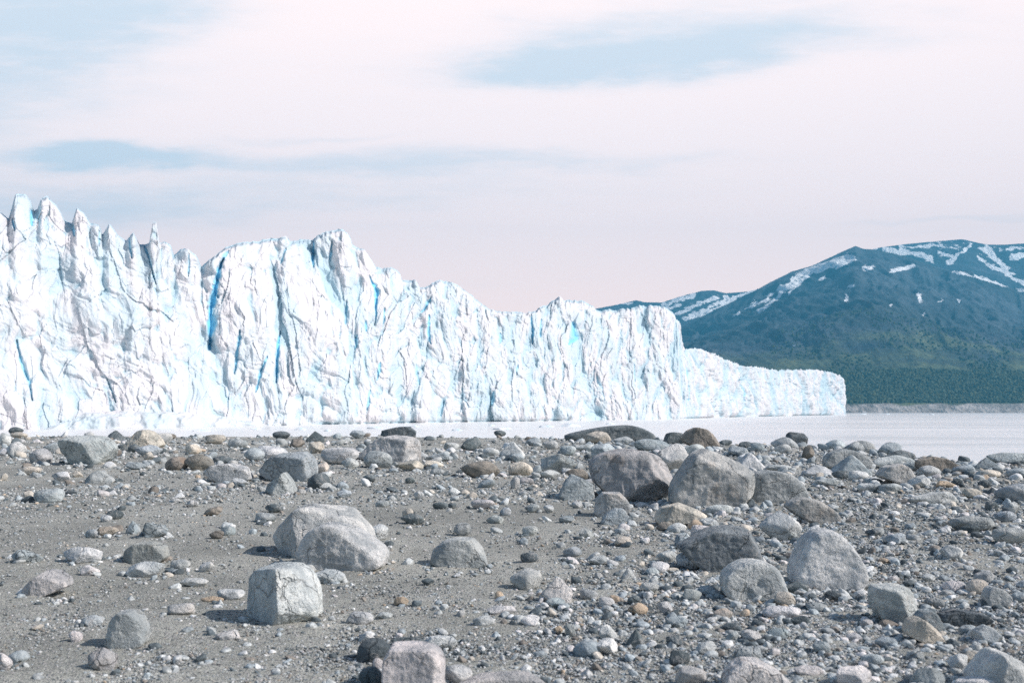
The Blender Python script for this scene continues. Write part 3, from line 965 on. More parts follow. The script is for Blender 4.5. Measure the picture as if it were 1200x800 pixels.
def outline_boulder(pts, zt, facets, col, label, short, p=16, depth=None, back=0.0, rough=0.05, dents=(), sub=6, seed=1, matk=None, ybase=None):
    """a boulder whose front view follows an outline of photo points; facets are (normal, share of the reach)"""
    a = np.array(pts, float)
    a = np.c_[zt[0] + a[:, 0] / zt[2], zt[1] + a[:, 1] / zt[2]]
    y1 = a[:, 1].max() if ybase is None else ybase
    uc = (a[:, 0].min() + a[:, 0].max()) / 2
    gx, gd, gz = ground_hit(uc, y1)
    wpx, hpx = np.ptp(a[:, 0]), np.ptp(a[:, 1])
    m0 = gd / F
    th = (depth or 0.85) * min(wpx, 1.4 * hpx) * m0
    dc = gd + 0.40 * th + back
    m1 = dc / F
    c2 = np.array([a[:, 0].mean() * 0.4 + uc * 0.6, (a[:, 1].min() + a[:, 1].max()) / 2])
    q = (a - c2) * m1
    q[:, 1] *= -1
    low = q[:, 1] < q[:, 1].min() * 0.55
    q[low, 1] -= 0.05 * hpx * m1
    # edges of the convex outline
    idx = sorted(range(len(q)), key=lambda i: math.atan2(q[i, 1], q[i, 0]))
    q = q[idx]
    planes = []
    r = np.random.default_rng(seed)
    for i in range(len(q)):
        e = q[(i + 1) % len(q)] - q[i]
        n2 = np.array([e[1], -e[0]])
        L = np.linalg.norm(n2)
        if L < 1e-6:
            continue
        n2 /= L
        d = (q @ n2).max()
        if d < 0.05:
            continue
        planes.append((np.array([n2[0], 0, n2[1]]), d))
    sup = lambda n: (q @ n[[0, 2]]).max() + abs(n[1]) * th / 2
    fl = list(facets) + [((0.35, 0.9, 0.2), 0.8), ((-0.4, 0.85, 0.3), 0.8), ((0, 0.55, 0.83), 0.86), ((0.0, 0.9, -0.4), 0.8), ((0.8, 0.6, 0.1), 0.85), ((-0.8, 0.6, 0), 0.85)]
    if len(facets) < 3:
        fl += [((0, -1, 0), 0.9)]
    for n, f in fl:
        n = np.array(n, float)
        n /= np.linalg.norm(n)
        planes.append((n, f * sup(n)))
    P, fc = gauge_body(sub, planes, p * 1.6, seed, rough, dents)
    # keep the outline's width and height after rounding
    for ax, (lo, hi) in ((0, (q[:, 0].min(), q[:, 0].max())), (2, (q[:, 1].min(), q[:, 1].max()))):
        pl, ph = P[:, ax].min(), P[:, ax].max()
        P[:, ax] = lo + (P[:, ax] - pl) * (hi - lo) / (ph - pl)
    x, z = (c2[0] - 600) * m1, EYE - (c2[1] - HZ) * m1
    o = put_stone(P, fc, x, dc, z, col, seed, True, matk)
    R = Rec()
    R.o, R.u, R.y, R.w, R.h, R.x, R.d, R.short, R.label = o, c2[0], y1, wpx * m1, hpx * m1, x, dc, short, label
    R.rect = (a[:, 0].min(), a[:, 1].min(), a[:, 0].max(), a[:, 1].max())
    RECS.append(R)
    return R


Z2 = (650, 490, 4.8)
Z1 = (260, 580, 5.0)
Z3 = (780, 580, 5.0)
Z4 = (400, 490, 4.2125)
Z5 = (400, 730, 4.615)
Z6 = (1000, 660, 5.715)
Z7 = (50, 490, 5.454)
Z8 = (950, 500, 4.8)
OA = (300, 480, 4.0)
OB = (0, 480, 4.0)
OC = (0, 640, 4.0)
OD = (600, 640, 4.0)
PX = (0, 0, 1.0)
B = outline_boulder
B([(190, 260), (215, 220), (290, 185), (400, 168), (450, 180), (560, 200), (610, 240), (660, 345), (640, 385), (615, 430), (540, 465), (430, 455), (300, 420), (210, 350)], Z2,
  [((.72, -.45, .55), .74), ((-.28, -.92, .15), .80), ((.2, -.75, -.6), .80), ((-.85, -.5, .1), .85), ((-.1, -.5, .85), .88)], 'm',
  "big brown-grey boulder whose upper side faces the sun, beside the blocky pale-topped boulder", "sun-shouldered boulder", 20, seed=1)
B([(640, 400), (660, 350), (740, 235), (770, 200), (850, 172), (930, 200), (1010, 235), (1090, 295), (1120, 350), (1085, 430), (990, 485), (900, 500), (760, 490), (640, 460)], Z2,
  [((.22, -.55, .82), .66), ((-.12, -1, .02), .78), ((.85, -.5, -.15), .80), ((-.75, -.55, .3), .86)], 'm',
  "huge blocky boulder with bright pale top and scratched brown front", "blocky pale-topped boulder", 26, seed=2)
B([(876, 560), (882, 553), (905, 551), (925, 555), (938, 565), (943, 578), (940, 588), (925, 592), (890, 592), (876, 585)], PX,
  [((-.2, -1, 0), .8), ((.7, -.4, .6), .85)], 'g', "mid-grey rounded boulder half behind the blocky pale-topped boulder", "half-hidden grey boulder", 12, back=0.4, seed=3)
B([(80, 190), (130, 135), (190, 95), (260, 82), (340, 90), (380, 105), (392, 140), (395, 200), (330, 210), (250, 205), (150, 200)], Z4,
  [((-.25, -.9, .15), .78), ((.75, -.65, .1), .82), ((0, -.35, .93), .86)], 'm', "large dark-faced boulder with lit end, a black rock perched behind it", "dark-faced boulder near the water", 22, seed=4)
B([(195, 85), (200, 60), (280, 42), (340, 40), (370, 65), (365, 92), (280, 100)], Z4, [((-.3, -.9, .1), .75), ((.4, -.6, .7), .85)], 'd',
  "black angular rock showing above the large dark-faced boulder", "black rock", 26, back=0, seed=5, ybase=538)
B([(297, 250), (350, 190), (440, 110), (450, 70), (530, 52), (680, 70), (770, 78), (820, 125), (850, 165), (905, 230), (900, 330), (700, 400), (430, 370), (340, 320)], Z1,
  [((.35, -.25, .9), .74), ((-.72, -.62, -.05), .64), ((.1, -.9, .2), .8)], 'p', "pale boulder with dark shaded flank, rear one of the leaning pair", "rear boulder of the leaning pair", 20, seed=6, ybase=652)
B([(450, 370), (465, 280), (500, 220), (570, 175), (640, 155), (720, 170), (800, 225), (900, 265), (965, 305), (980, 340), (960, 390), (900, 405), (700, 430), (560, 440), (470, 415)], Z1,
  [((-.12, -.88, -.05), .78), ((.45, -.55, .7), .80), ((-.7, -.6, .3), .85)], 'p', "speckled pale boulder with mossy dark patch, front one of the leaning pair", "front boulder of the leaning pair", 12, seed=7)
B([(118, 640), (125, 530), (145, 478), (190, 442), (350, 400), (440, 410), (515, 455), (550, 500), (575, 620), (565, 700), (500, 720), (380, 745), (280, 750), (160, 735), (120, 700)], Z1,
  [((-.80, -.6, .05), .40), ((.60, -.76, .25), .72), ((.45, -.6, -.66), .74), ((.72, -.2, .66), .77), ((-.6, -.35, .72), .76)], 'p', "cube-like granite boulder with one bright face and one dark face", "two-toned cube boulder", 20, seed=8)
B([(440, 700), (450, 650), (510, 605), (570, 588), (650, 590), (700, 640), (725, 720), (600, 732), (480, 722)], Z4,
  [((-.5, -.8, .3), .74), ((.6, -.6, .5), .80)], 'g', "single grey domed boulder on open gravel in the middle of the beach", "domed boulder on open gravel", 18, seed=9)
B([(75, 300), (150, 255), (290, 190), (390, 178), (470, 195), (520, 260), (545, 370), (480, 410), (350, 450), (250, 445), (200, 390), (90, 320)], Z3,
  [((-.1, -.95, 0), .70), ((.1, -.45, .88), .80), ((.8, -.4, .4), .85)], 'e', "largest slate-dark boulder, lying behind the grey boulder with the hollow", "slate-dark boulder", 20, seed=10)
B([(320, 510), (335, 460), (400, 405), (480, 375), (560, 380), (640, 415), (685, 480), (695, 580), (600, 605), (530, 590), (430, 615), (350, 590)], Z3,
  [((0, -.9, .2), .85), ((.7, -.5, .5), .86)], 'w', "round grey boulder with a scooped hollow in its front", "hollowed round boulder", 9, seed=11, dents=(((0.12, -.9, -.1), .12, .24), ((-.35, -.85, -.6), .10, .25)))
B([(730, 490), (735, 400), (775, 310), (815, 245), (880, 200), (950, 192), (1015, 225), (1080, 310), (1130, 450), (1090, 510), (960, 545), (880, 540), (760, 505)], Z3,
  [((-.15, -.93, .15), .78), ((.6, -.5, .62), .93), ((-.6, -.4, .7), .97), ((.1, -.35, .93), .93)], 'p', "large light grey speckled boulder with tapering top and shadowed underside", "tapering speckled boulder", 9, seed=12)
B([(118, 200), (130, 150), (220, 135), (320, 138), (370, 180), (405, 320), (380, 370), (310, 400), (200, 375), (140, 290)], Z6,
  [((-.5, -.82, -.1), .78), ((.58, -.75, .25), .80), ((0, -.3, .95), .9)], 'w', "egg-like bluish boulder scored by pale diagonal cracks", "diagonally scored boulder", 13, seed=13, matk='b')
B([(345, 455), (370, 380), (430, 358), (480, 380), (560, 450), (585, 520), (560, 540), (450, 510), (360, 480)], Z6,
  [((-.32, -.92, .1), .66), ((.6, -.5, .62), .76)], 't', "cream and tan wedge stone leaning on a grey one", "cream wedge stone", 22, seed=14)
B([(415, 350), (450, 315), (510, 305), (550, 340), (590, 410), (595, 460), (540, 470), (430, 430)], Z6, [((-.3, -.9, .2), .8)], 'b',
  "grey banded stone right behind the cream wedge stone", "banded stone behind the cream wedge", 16, seed=15, ybase=742)
B([(570, 340), (680, 305), (760, 320), (880, 340), (920, 380), (850, 410), (700, 425), (600, 400)], Z6, [((0, -.9, -.2), .7), ((0, -.5, .85), .8)], 'd',
  "dark ragged slab jutting from the gravel behind the cream wedge stone", "ragged dark slab", 18, seed=16, rough=.09)
B([(872, 210), (890, 170), (925, 150), (960, 170), (1010, 185), (1040, 230), (1020, 280), (960, 300), (890, 270)], Z6, [((0, -.9, .2), .85)], 'w',
  "light grey heart-shaped rounded stone lying in a hollow", "heart-shaped stone", 9, seed=17)
B([(770, 740), (860, 650), (935, 580), (1000, 590), (1100, 640), (1143, 690), (1220, 760), (1230, 870), (770, 850)], Z6,
  [((-.62, -.7, .2), .58), ((.4, -.7, .6), .74)], 'p', "broad pale wedge boulder cut off by the lower corner of the view", "pale wedge in the lower corner", 22, seed=18)
B([(225, 300), (230, 190), (270, 120), (400, 110), (500, 130), (540, 160), (562, 200), (560, 390), (225, 400)], Z5,
  [((-.14, -.98, .1), .80), ((.9, -.42, .05), .84), ((0, -.3, .95), .92)], 'k', "square pinkish-grey block with bright chipped edge, cut off at the bottom", "square pinkish block", 26, seed=19, matk='s')
B([(600, 340), (750, 285), (950, 265), (1020, 280), (1100, 320), (1130, 370), (1050, 400), (600, 400)], Z5, [((0, -.5, .86), .72), ((0, -.95, .2), .8)], 'k',
  "wide flat pinkish-white slab cut off at the bottom beside the square block", "flat pinkish slab", 18, seed=20)
B([(133, 170), (160, 130), (250, 108), (380, 115), (440, 150), (470, 200), (440, 250), (390, 295), (300, 285), (200, 295), (160, 240)], Z7,
  [((-.3, -.85, -.3), .76), ((.5, -.8, .1), .82), ((0, -.45, .9), .86)], 'g', "large undercut boulder with smooth bluish front beside the pale pyramid rock", "undercut boulder", 15, seed=21, matk='b')
B([(500, 190), (560, 130), (610, 80), (660, 72), (700, 85), (730, 130), (775, 170), (720, 195), (600, 205)], Z7,
  [((-.45, -.75, .48), .60), ((.5, -.7, .5), .66)], 't', "pale tan pyramid-shaped rock near the water", "pale pyramid rock", 24, seed=22)
B([(712, 110), (740, 75), (790, 50), (850, 62), (890, 95), (925, 145), (890, 170), (850, 165), (780, 155), (730, 135)], Z2,
  [((-.5, -.8, .2), .68), ((.6, -.65, .45), .80)], 'n', "rust-brown angular boulder standing against the water", "rust-brown boulder", 22, seed=23)
B([(697, 60), (740, 25), (810, 10), (900, 30), (970, 80), (1010, 130), (990, 165), (910, 165), (820, 140), (740, 100)], Z3,
  [((-.2, -.92, 0), .8), ((.4, -.5, .76), .82)], 'm', "brownish oval boulder tilted to one side, behind the tapering speckled boulder", "tilted oval boulder", 10, seed=24)
B([(20, 290), (60, 230), (120, 205), (230, 195), (280, 240), (285, 300), (230, 335), (150, 335), (60, 320)], OA,
  [((-.2, -.95, -.15), .68), ((0, -.35, .93), .78), ((.8, -.5, .1), .85)], 'b', "blue-grey block with dark front and frosted top, behind the small grey pyramid", "frosted-top block", 20, seed=25)
B([(45, 375), (60, 345), (135, 292), (165, 325), (195, 385), (120, 395)], OA, [((-.6, -.72, .3), .58), ((.6, -.7, .35), .68)], 'g',
  "small grey pyramid-shaped stone in front of the frosted-top block", "small grey pyramid", 24, seed=26)
B([(965, 290), (1000, 260), (1080, 250), (1160, 270), (1180, 320), (1140, 340), (1060, 340), (990, 325)], OB, [((-.3, -.9, -.2), .76), ((.3, -.5, .8), .8)], 'p',
  "pale lumpy boulder at the edge of the open sand, between brown stones and frosted-top block", "lumpy pale boulder", 13, seed=27)
B([(985, 610), (1010, 570), (1080, 525), (1150, 535), (1260, 590), (1310, 650), (1280, 690), (1000, 690)], OD, [((-.2, -.8, .5), .74), ((.4, -.6, .7), .8)], 'k',
  "big pale sloping rock cut off at the bottom, under a dark grey stone", "pale sloping rock", 18, seed=28)
B([(580, 50), (600, 10), (640, -15), (720, -20), (780, 0), (790, 50), (740, 78), (640, 80)], OC, [((-.5, -.85, 0), .66), ((.6, -.5, .6), .8)], 'm',
  "low boulder with black shaded face on the open sand", "black-faced low boulder", 20, seed=29)
B([(508, 440), (530, 340), (570, 300), (620, 297), (670, 330), (695, 390), (685, 440), (620, 475), (540, 465)], OC, [((-.4, -.85, .1), .78), ((.6, -.75, .2), .82)], 'w',
  "upright speckled boulder alone on the sand with its shadow beside it", "lone upright boulder", 14, seed=30)
B([(120, 190), (150, 160), (220, 110), (250, 110), (320, 145), (335, 180), (240, 215), (150, 235), (120, 215)], OC, [((.2, -.55, .8), .68), ((-.4, -.88, 0), .75)], 'k',
  "pinkish-white slanting slab on open sand", "slanting white slab", 22, seed=31)
B([(50, 95), (180, 65), (300, 45), (420, 38), (480, 50), (560, 95), (560, 120), (60, 120)], Z2, [((0, -.4, .92), .78), ((0, -1, .1), .8)], 'd',
  "long low whaleback ledge of dark rock lying against the water", "whaleback ledge", 10, seed=33, depth=2.4, rough=.05, ybase=517)
B([(20, 430), (60, 350), (95, 315), (150, 335), (215, 370), (225, 450), (100, 462)], Z2, [((-.3, -.6, .72), .66), ((.3, -.9, .1), .75)], 'b',
  "bluish angular rock in the shadow of the sun-shouldered boulder", "shaded bluish rock", 22, seed=34)
B([(222, 530), (235, 450), (270, 415), (370, 415), (410, 460), (430, 510), (380, 550), (260, 555)], Z2, [((-.3, -.93, 0), .72), ((.5, -.5, .7), .82)], 'm',
  "squat brownish block in front of the sun-shouldered boulder", "squat brownish block", 20, seed=35)
B([(260, 580), (290, 535), (340, 505), (385, 505), (415, 550), (380, 590), (280, 600)], Z2, [((-.3, -.8, .4), .74)], 'b', "bluish faceted stone touching the squat brownish block", "bluish faceted stone", 20, seed=36)
B([(560, 560), (600, 500), (700, 475), (800, 510), (850, 545), (780, 575), (600, 608)], Z2, [((-.5, -.8, .2), .68), ((.3, -.6, .75), .72)], 't',
  "pale tan cracked rock below the blocky pale-topped boulder", "pale tan cracked rock", 20, seed=37)
B([(370, 275), (410, 225), (500, 207), (550, 235), (580, 290), (560, 330), (500, 320), (420, 295)], Z8, [((-.3, -.9, .2), .78), ((.7, -.65, .1), .8)], 'm',
  "brown-grey humped boulder in the shoreline heap", "humped shoreline boulder", 13, seed=38)
B([(65, 190), (100, 145), (180, 122), (250, 135), (330, 190), (320, 230), (200, 240), (80, 220)], Z8, [((0, -.8, .5), .85)], 'g',
  "broad smooth grey boulder, biggest of the shoreline heap", "broad smooth shoreline boulder", 9, seed=39)
B([(590, 190), (680, 165), (760, 180), (820, 220), (790, 250), (700, 260), (600, 230)], Z8, [((0, -.9, 0), .75), ((0, -.4, .9), .85)], 'n',
  "low dark brown boulder at the far end of the shoreline heap", "low dark shoreline boulder", 14, seed=40)

# every other stone that can be told: photo rectangle, colour, shape
STONES = """
35 525 60 543 g r|126 504 148 516 d w|151 520 164 530 d r|160 521 190 535 b f|180 507 201 522 m a|190 508 206 515 n f|241 509 264 520 t r|215 532 250 551 n r|218 520 235 532 t r|193 535 220 551 n r
249 534 275 543 d f|286 524 310 540 b r|0 507 13 522 p r|10 500 27 509 d r|8 517 30 534 p r|0 525 12 534 p r|12 506 32 513 t r|42 572 74 589 b r|76 574 90 579 d f|171 611 197 630 b a
147 610 163 625 b w|126 597 145 608 d r|118 603 132 612 p r|114 616 138 627 t f|100 620 114 630 b r|239 593 260 604 n a|219 585 233 594 p r|246 621 262 631 n r|260 616 275 628 b r|100 551 135 566 g w
84 551 97 559 t a|60 552 83 564 p a|0 554 9 563 t a|14 643 50 660 b a|75 640 120 660 p f|95 662 116 675 k a|150 657 191 676 p a|211 677 244 688 w f|235 698 261 706 o f|255 689 287 703 p f
196 706 227 721 m r|95 720 121 733 b f|82 738 98 752 k r|103 759 135 786 k a|252 738 283 750 k f|-4 764 15 786 k a|10 762 33 776 b r|200 655 222 668 p r|232 657 251 670 p a|366 667 404 684 w r
430 614 455 633 p r|427 528 460 548 g r|377 524 420 544 p r|400 536 420 549 w r|464 539 496 552 t a|360 554 386 574 d r|369 565 392 574 g f|369 541 385 555 t a|300 522 337 538 p r|360 505 380 518 d w
390 507 401 514 b r|340 513 357 524 n a|361 517 381 531 t a|540 512 564 528 d a|585 517 615 538 p w|579 504 593 511 d r|541 540 585 560 n r|500 530 530 540 b f|496 539 520 549 t f|504 548 522 557 w r
425 556 440 565 d r|475 559 486 566 d r|485 575 497 585 p r|507 588 525 596 d f|525 589 535 595 d f|552 585 579 596 k r|470 601 497 614 d r|471 595 485 607 t r|586 594 599 604 b r|532 612 552 627 g r
311 590 332 600 d f|300 600 323 612 g r|407 716 437 731 p f|442 717 460 726 w f|461 698 479 710 o a|420 747 462 777 d r|458 746 500 758 d f|498 744 535 760 p a|437 770 450 786 k r|421 780 448 802 d r
520 779 553 802 p r|421 740 440 752 p a|571 709 604 720 k f|554 721 579 734 w f|580 692 590 702 o r|494 677 509 685 d f|598 666 634 691 w r|631 676 670 706 k w|610 647 631 660 d r|702 731 723 750 p a
697 747 724 768 p a|672 750 704 770 b r|735 737 755 757 d w|736 706 759 720 o r|702 699 720 711 k r|705 709 719 719 p r|771 704 788 719 p a|784 762 809 780 d r|781 743 799 758 d a|860 757 891 774 g r
792 782 828 806 k a|793 647 826 668 b r|770 645 795 659 w r|761 657 784 671 p r|729 665 745 678 g w|756 664 772 674 b r|846 729 868 740 d f|850 739 866 751 w a|820 685 838 697 b f|735 697 750 708 d r
650 733 660 743 o a|662 730 674 745 g a|1142 732 1175 755 w a|1125 732 1146 745 b r|1131 678 1157 697 t r|1106 680 1130 694 k r|1140 668 1163 682 w a|1104 638 1130 656 w a|1111 765 1134 785 p a|1130 762 1151 782 t a
1068 780 1105 806 w a|978 779 1023 806 k a|930 779 965 792 k f|952 751 973 765 b r|893 709 938 725 p f|907 693 931 710 t r|1009 725 1023 736 k r|1031 726 1053 736 n f|991 741 1010 751 k r|1120 790 1185 812 p f
1186 693 1206 706 b r|1080 672 1096 681 w r|920 682 947 696 d r|966 691 985 703 d r|921 506 946 524 d a|904 512 935 529 g r|907 520 928 531 w r|967 515 991 527 b r|975 533 1020 558 b w|990 517 1016 532 w r
1003 516 1025 532 g r|1030 518 1056 534 b a|1036 527 1072 543 d r|1024 533 1070 549 w f|1076 545 1103 560 w r|1157 530 1214 545 b f|1142 536 1170 552 b w|1150 550 1174 560 t r|1170 566 1214 590 b r|1065 575 1125 592 w f
1097 563 1120 572 o f|1115 560 1128 569 d r|1146 562 1160 572 d r|1155 587 1170 598 d r|1166 598 1190 612 b r|1115 604 1164 622 g f|1127 615 1148 624 d f|1164 618 1204 638 w r|890 600 938 634 w r|914 616 933 634 g r
1039 624 1061 638 b a|1016 619 1033 629 d a|975 551 996 561 d f|994 551 1018 563 w r|941 544 975 558 p w|897 544 927 553 w f|940 522 954 538 n a|692 519 722 542 b a|762 519 806 552 p a|777 506 803 523 d a
743 514 783 528 b r|685 505 716 520 t a|716 511 743 521 w f|634 531 675 554 g a|705 570 716 576 g r|827 591 859 603 w r|596 541 624 557 t r|633 550 656 561 w f|598 558 609 573 m r|609 559 625 567 k r
656 522 675 534 b r|674 520 700 529 w f|801 520 827 533 w r|853 523 875 535 b f|859 530 897 551 p w|806 608 823 622 o r|810 615 838 630 k r|770 611 784 622 n a|782 612 804 624 p r|790 624 811 640 b a
820 607 840 618 p f|664 549 689 562 n f|637 591 649 600 w r|670 587 683 596 w r|596 531 614 540 b r|865 517 883 526 d r|880 518 895 529 b r|843 515 858 522 d f|1057 541 1078 552 b r|1060 556 1090 572 w a
1088 536 1110 548 g r|1118 545 1142 556 b f|1030 566 1056 578 g f|1005 566 1030 577 w r|955 560 985 570 g f|1180 548 1206 560 b r|1128 572 1150 584 t f|1176 588 1196 600 g a|52 518 74 530 b r
268 514 290 525 g r|320 505 340 514 d r|410 504 428 514 b f|520 518 538 528 g r|566 524 584 534 w r|615 512 634 522 b a|636 516 654 526 g r|25 546 50 556 t f|148 541 172 550 b f|168 529 182 540 t a
270 560 292 570 p f|395 574 412 583 b f|440 586 456 594 w r|560 561 580 572 b a|570 603 590 614 w a|615 590 632 600 g r|655 604 672 613 b f|612 616 630 628 w r|678 618 696 630 g a|660 640 682 652 b r
690 650 712 662 w a|720 628 740 640 t r|640 700 662 712 b f|680 690 700 702 g r|610 720 632 734 p a|750 682 772 694 w f|800 690 822 704 g r|780 722 806 736 b f|815 750 840 766 w a|835 712 858 726 t f
870 738 892 752 k r|900 735 926 748 b a|925 720 950 732 d f|945 705 968 717 w r|1000 690 1018 702 p r|1025 745 1050 758 b f|1060 760 1082 774 g a|1010 765 1035 780 b r|1085 700 1106 712 g f|1150 700 1170 712 d f
"""

# distinct shapes shared between stones of like kind
BODY = {}


def body(shape, k, sub):
    key = (shape, k, sub)
    if key not in BODY:
        BODY[key] = generic_body(sub, shape, hash((ord(shape), k)) % 9973)
    return BODY[key]


def rect_stone(x0, y0, x1, y1, col, shape, seed):
    uc = (x0 + x1) / 2
    gx, gd, gz = ground_hit(uc, max(y1, 503.5))
    m0 = gd / F
    w, h = (x1 - x0) * m0, (y1 - y0) * m0
    r = np.random.default_rng(seed + 77)
    th = min(w, 1.6 * h) * r.uniform(0.75, 1.05)
    dc = gd + 0.38 * th
    m1 = dc / F
    w, h = (x1 - x0) * m1 * 1.04, (y1 - y0) * m1 * 1.10
    P, fc = body(shape, seed % 23, 5 if (x1 - x0) > 26 else 4)
    P = P.copy()
    if seed % 2:
        P[:, 1] *= -1
        fc = fc[:, ::-1]
    P = P * np.array([w, th, h])
    z = EYE - ((y0 + y1) / 2 - HZ) * m1 - 0.04 * h
    big = w > 0.55
    o = put_stone(P, fc, (uc - 600) * m1, dc, z, col, seed, big)
    R = Rec()
    R.o, R.u, R.y, R.w, R.h, R.x, R.d, R.short, R.label = o, uc, y1, w, h, (uc - 600) * m1, dc, None, None
    R.col, R.shape, R.rect = col, shape, (x0, y0, x1, y1)
    RECS.append(R)


k = 0
for item in STONES.replace("\n", "|").split("|"):
    f = item.split()
    if len(f) == 6:
        k += 1
        rect_stone(*map(float, f[:4]), f[4], f[5], k)

# labels: what a stone looks like and the marked boulder it lies by
ORD = ["", "second ", "third ", "fourth ", "fifth ", "sixth ", "seventh ", "eighth ", "ninth ", "tenth "]
anchors = [R for R in RECS if R.short]
for R in anchors:
    tag(R.o, R.label, "boulder", "large boulders on the beach")
pend = {}
for R in RECS:
    if R.short:
        continue
    size = "tiny" if R.w < 0.16 else "small" if R.w < 0.32 else "medium-sized" if R.w < 0.8 else "large"
    noun = "boulder" if R.w > 0.55 else "stone"

    def dist(A):
        return math.hypot((A.u - R.u), (A.y - R.y) * 2.2)

    A = min(anchors, key=dist)
    du, dy = R.u - A.u, (R.y - A.y)
    half = (A.rect[2] - A.rect[0]) / 2
    if abs(du) > half * 0.9 and abs(du) > abs(dy) * 1.2:
        rel = "to the right of" if du > 0 else "to the left of"
    elif dy > 0:
        rel = "in front of"
    else:
        rel = "behind"
    look = f"{size} {CNAME[R.col]} {SNAME[R.shape]} {noun}"
    pend.setdefault((look, rel, A.short), []).append((dist(A), R, noun))
for (look, rel, short), lst in pend.items():
    lst.sort(key=lambda t: t[0])
    for i, (_, R, noun) in enumerate(lst):
        tag(R.o, f"{ORD[i]}{look} {rel} the {short}", noun, "loose stones and boulders on the beach")

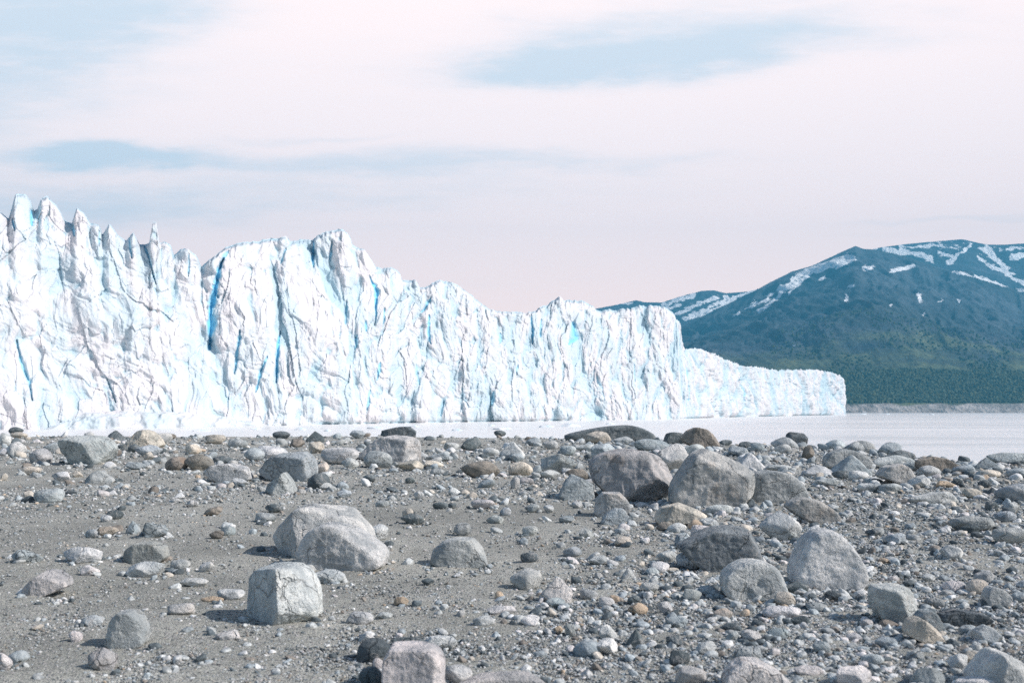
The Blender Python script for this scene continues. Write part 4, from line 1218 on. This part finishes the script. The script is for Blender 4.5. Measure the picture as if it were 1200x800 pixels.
# ------------------------------------------------------------------ uncountable pebbles
def build_pebbles(name, n, lo, hi, sub, expo, label, seed):
    r = np.random.default_rng(seed)
    u = r.uniform(-260, 1460, n)
    y = 496 + 330 * r.random(n) ** 0.92
    # the beach goes on at both sides of what the photo frames
    wide = r.random(int(n * 0.28))
    ye = 575 + 420 * r.random(len(wide)) ** 1.4
    ue = 600 + np.where(r.random(len(wide)) < 0.5, -1, 1) * (855 + wide * (ye - 520) * 4.0)
    u, y = np.r_[u, ue], np.r_[y, ye]
    n = len(u)
    if sub > 2:
        uu, yy = [], []
        for R in RECS:
            wp = R.rect[2] - R.rect[0]
            if wp < 22:
                continue
            m = int(wp * 0.5)
            t = r.uniform(-0.15, math.pi + 0.15, m)
            uu.append(R.u + np.cos(t) * wp * 0.53 * r.uniform(0.85, 1.35, m))
            yy.append(R.y - 0.10 * wp + np.sin(t) * wp * 0.14 * r.uniform(0.8, 1.6, m))
        u, y = np.r_[u, np.concatenate(uu)], np.r_[y, np.concatenate(yy)]
        gathered = np.arange(len(u)) >= n
        n = len(u)
    else:
        gathered = np.zeros(n, bool)
    extra = (r.random(n) < 0.05) & ~gathered
    y = np.where(extra & (np.abs(u - 600) < 860), r.uniform(826, 1000, n), y)
    y = np.maximum(y, 504)
    d = F * 1.6 / (y - HZ)
    x = (u - 600) / F * d
    # patches of stones and bare sand
    patch = fbm(x * 0.35, d * 0.30, 3.0, 3, 0.55) + 0.6 * fbm(x * 1.4, d * 1.3, 7.0, 3)
    dens = 0.36 + 1.35 * patch
    rightness = np.clip((u - 520 - (y - 640) * 0.5) / 250, 0, 1)
    far = np.clip((560 - y) / 30, 0, 1)
    dens = dens + 0.68 * rightness + 0.85 * far - 0.42 * np.clip((640 - u) / 300, 0, 1) * (1 - far)
    keep = r.random(n) < np.clip(dens if sub > 2 else 0.45 + 0.9 * patch + 0.3 * rightness, 0.05 if sub > 2 else 0.18, 1)
    keep |= gathered
    keep &= d < edge_y(x, d) + 1.5
    u, y, d, x = u[keep], y[keep], d[keep], x[keep]
    n = len(u)
    px = np.minimum(lo * (1 + 0.25 * np.interp(u, [620, 900], [0, 1])) * r.random(n) ** (-1 / expo), hi)
    px = np.where(y < 520, np.minimum(px, hi * 0.8), px)
    size = px * d / F * 0.5
    z = ground_z(x, d)
    BV, BF = [], []
    off = 0
    tones = np.array([TONE[c] for c in "pgbdntkwmo"])
    pick = r.choice(10, n, p=[.11, .22, .19, .19, .05, .04, .04, .12, .03, .01])
    tone = tones[pick] * r.uniform(0.75, 1.2, (n, 1)) * (1.0 if sub > 2 else 0.82)
    templ = []
    for q in range(14):
        P, fc = generic_body(sub, "aafwafra"[q % 8], 400 + q)
        templ.append(P * 2)
    fc = ICO[sub][1]
    nv = len(templ[0])
    tid = r.integers(0, 14, n)
    T = np.array(templ)[tid]
    ang = r.uniform(0, 2 * math.pi, n)
    c, s = np.cos(ang), np.sin(ang)
    T = T * np.stack([size * r.uniform(0.8, 1.25, n), size * r.uniform(0.7, 1.1, n), size * r.uniform(0.40, 0.85, n)], -1)[:, None, :]
    tl = r.normal(0, 0.25, n)[:, None]
    X = T[..., 0] * c[:, None] - T[..., 1] * s[:, None]
    Y = T[..., 0] * s[:, None] + T[..., 1] * c[:, None]
    Zz = T[..., 2] + X * tl
    hgt = T[..., 2].max(1)
    V = np.stack([X + x[:, None], Y + d[:, None], Zz + (z + hgt * 0.32)[:, None]], -1).reshape(-1, 3)
    Fc = (fc[None] + (np.arange(n) * nv)[:, None, None]).reshape(-1, 3)
    o = mesh_obj(name, V, Fc, PEB, smooth=True, attrs={"tone": np.repeat(tone, nv, 0)})
    tag(o, label, name, kind='stuff')


build_pebbles("pebbles", 30000, 3.0, 14.0, 3, 2.15, "mixed grey, white and brown pebbles strewn over the beach", 21)
build_pebbles("gravel", 230000, 1.4, 4.2, 1, 2.6, "fine grey gravel chips between the pebbles", 22)

# ------------------------------------------------------------------ ice floating by the glacier
FLOES = [(352, 503.5, 16, 3, "low"), (384, 505, 9, 2.4, "low"), (300, 503, 12, 2.2, "flat"), (440, 502, 20, 2.6, "long"), (536, 504.5, 14, 3, "low"), (588, 503, 22, 2.6, "long"),
         (640, 500.5, 18, 2.6, "humped"), (668, 499.5, 26, 4.2, "humped"), (236, 505, 22, 2.2, "flat"), (575, 499, 10, 2, "flat"), (715, 497, 12, 2, "low"), (1012, 485.6, 8, 1.3, "tiny"),
         (1040, 485.5, 5, 1.1, "tiny"), (1092, 485.7, 6, 1.0, "tiny"), (486, 500, 12, 2.0, "flat")]
WHERE = ["in front of the ice wall beyond the frosted-top block", "near the larger low floe beyond the frosted-top block", "close to the snow ledge at the glacier's foot",
         "beyond the dark-faced boulder near the water", "beyond the black stones at the middle of the beach edge", "on the water beyond the pale wedge-shaped stone",
         "smaller one beside the whaleback ledge", "larger one behind the whaleback ledge", "beyond the brown stones by the lumpy pale boulder", "against the foot of the ice wall",
         "behind the rust-brown boulder's neighbours", "just past the glacier's far corner", "second one past the glacier's far corner", "farthest one by the bare shore", "at the wall's foot beyond the dark-faced boulder"]
for i, ((u, yb, w, h, sh), wh) in enumerate(zip(FLOES, WHERE)):
    d = F * EYE / (yb - HZ)
    P, fc = generic_body(3, 'a' if i % 2 else 'f', 60 + i)
    mm = d / F
    o = mesh_obj("ice_floe", P * np.array([w * mm, w * mm * 0.8, h * mm * 2]), fc, FLOE)
    o.location = ((u - 600) * mm, d, 0.0)
    tag(o, f"{sh} white ice floe {wh}", "ice floe", "ice floes drifting on the lake")
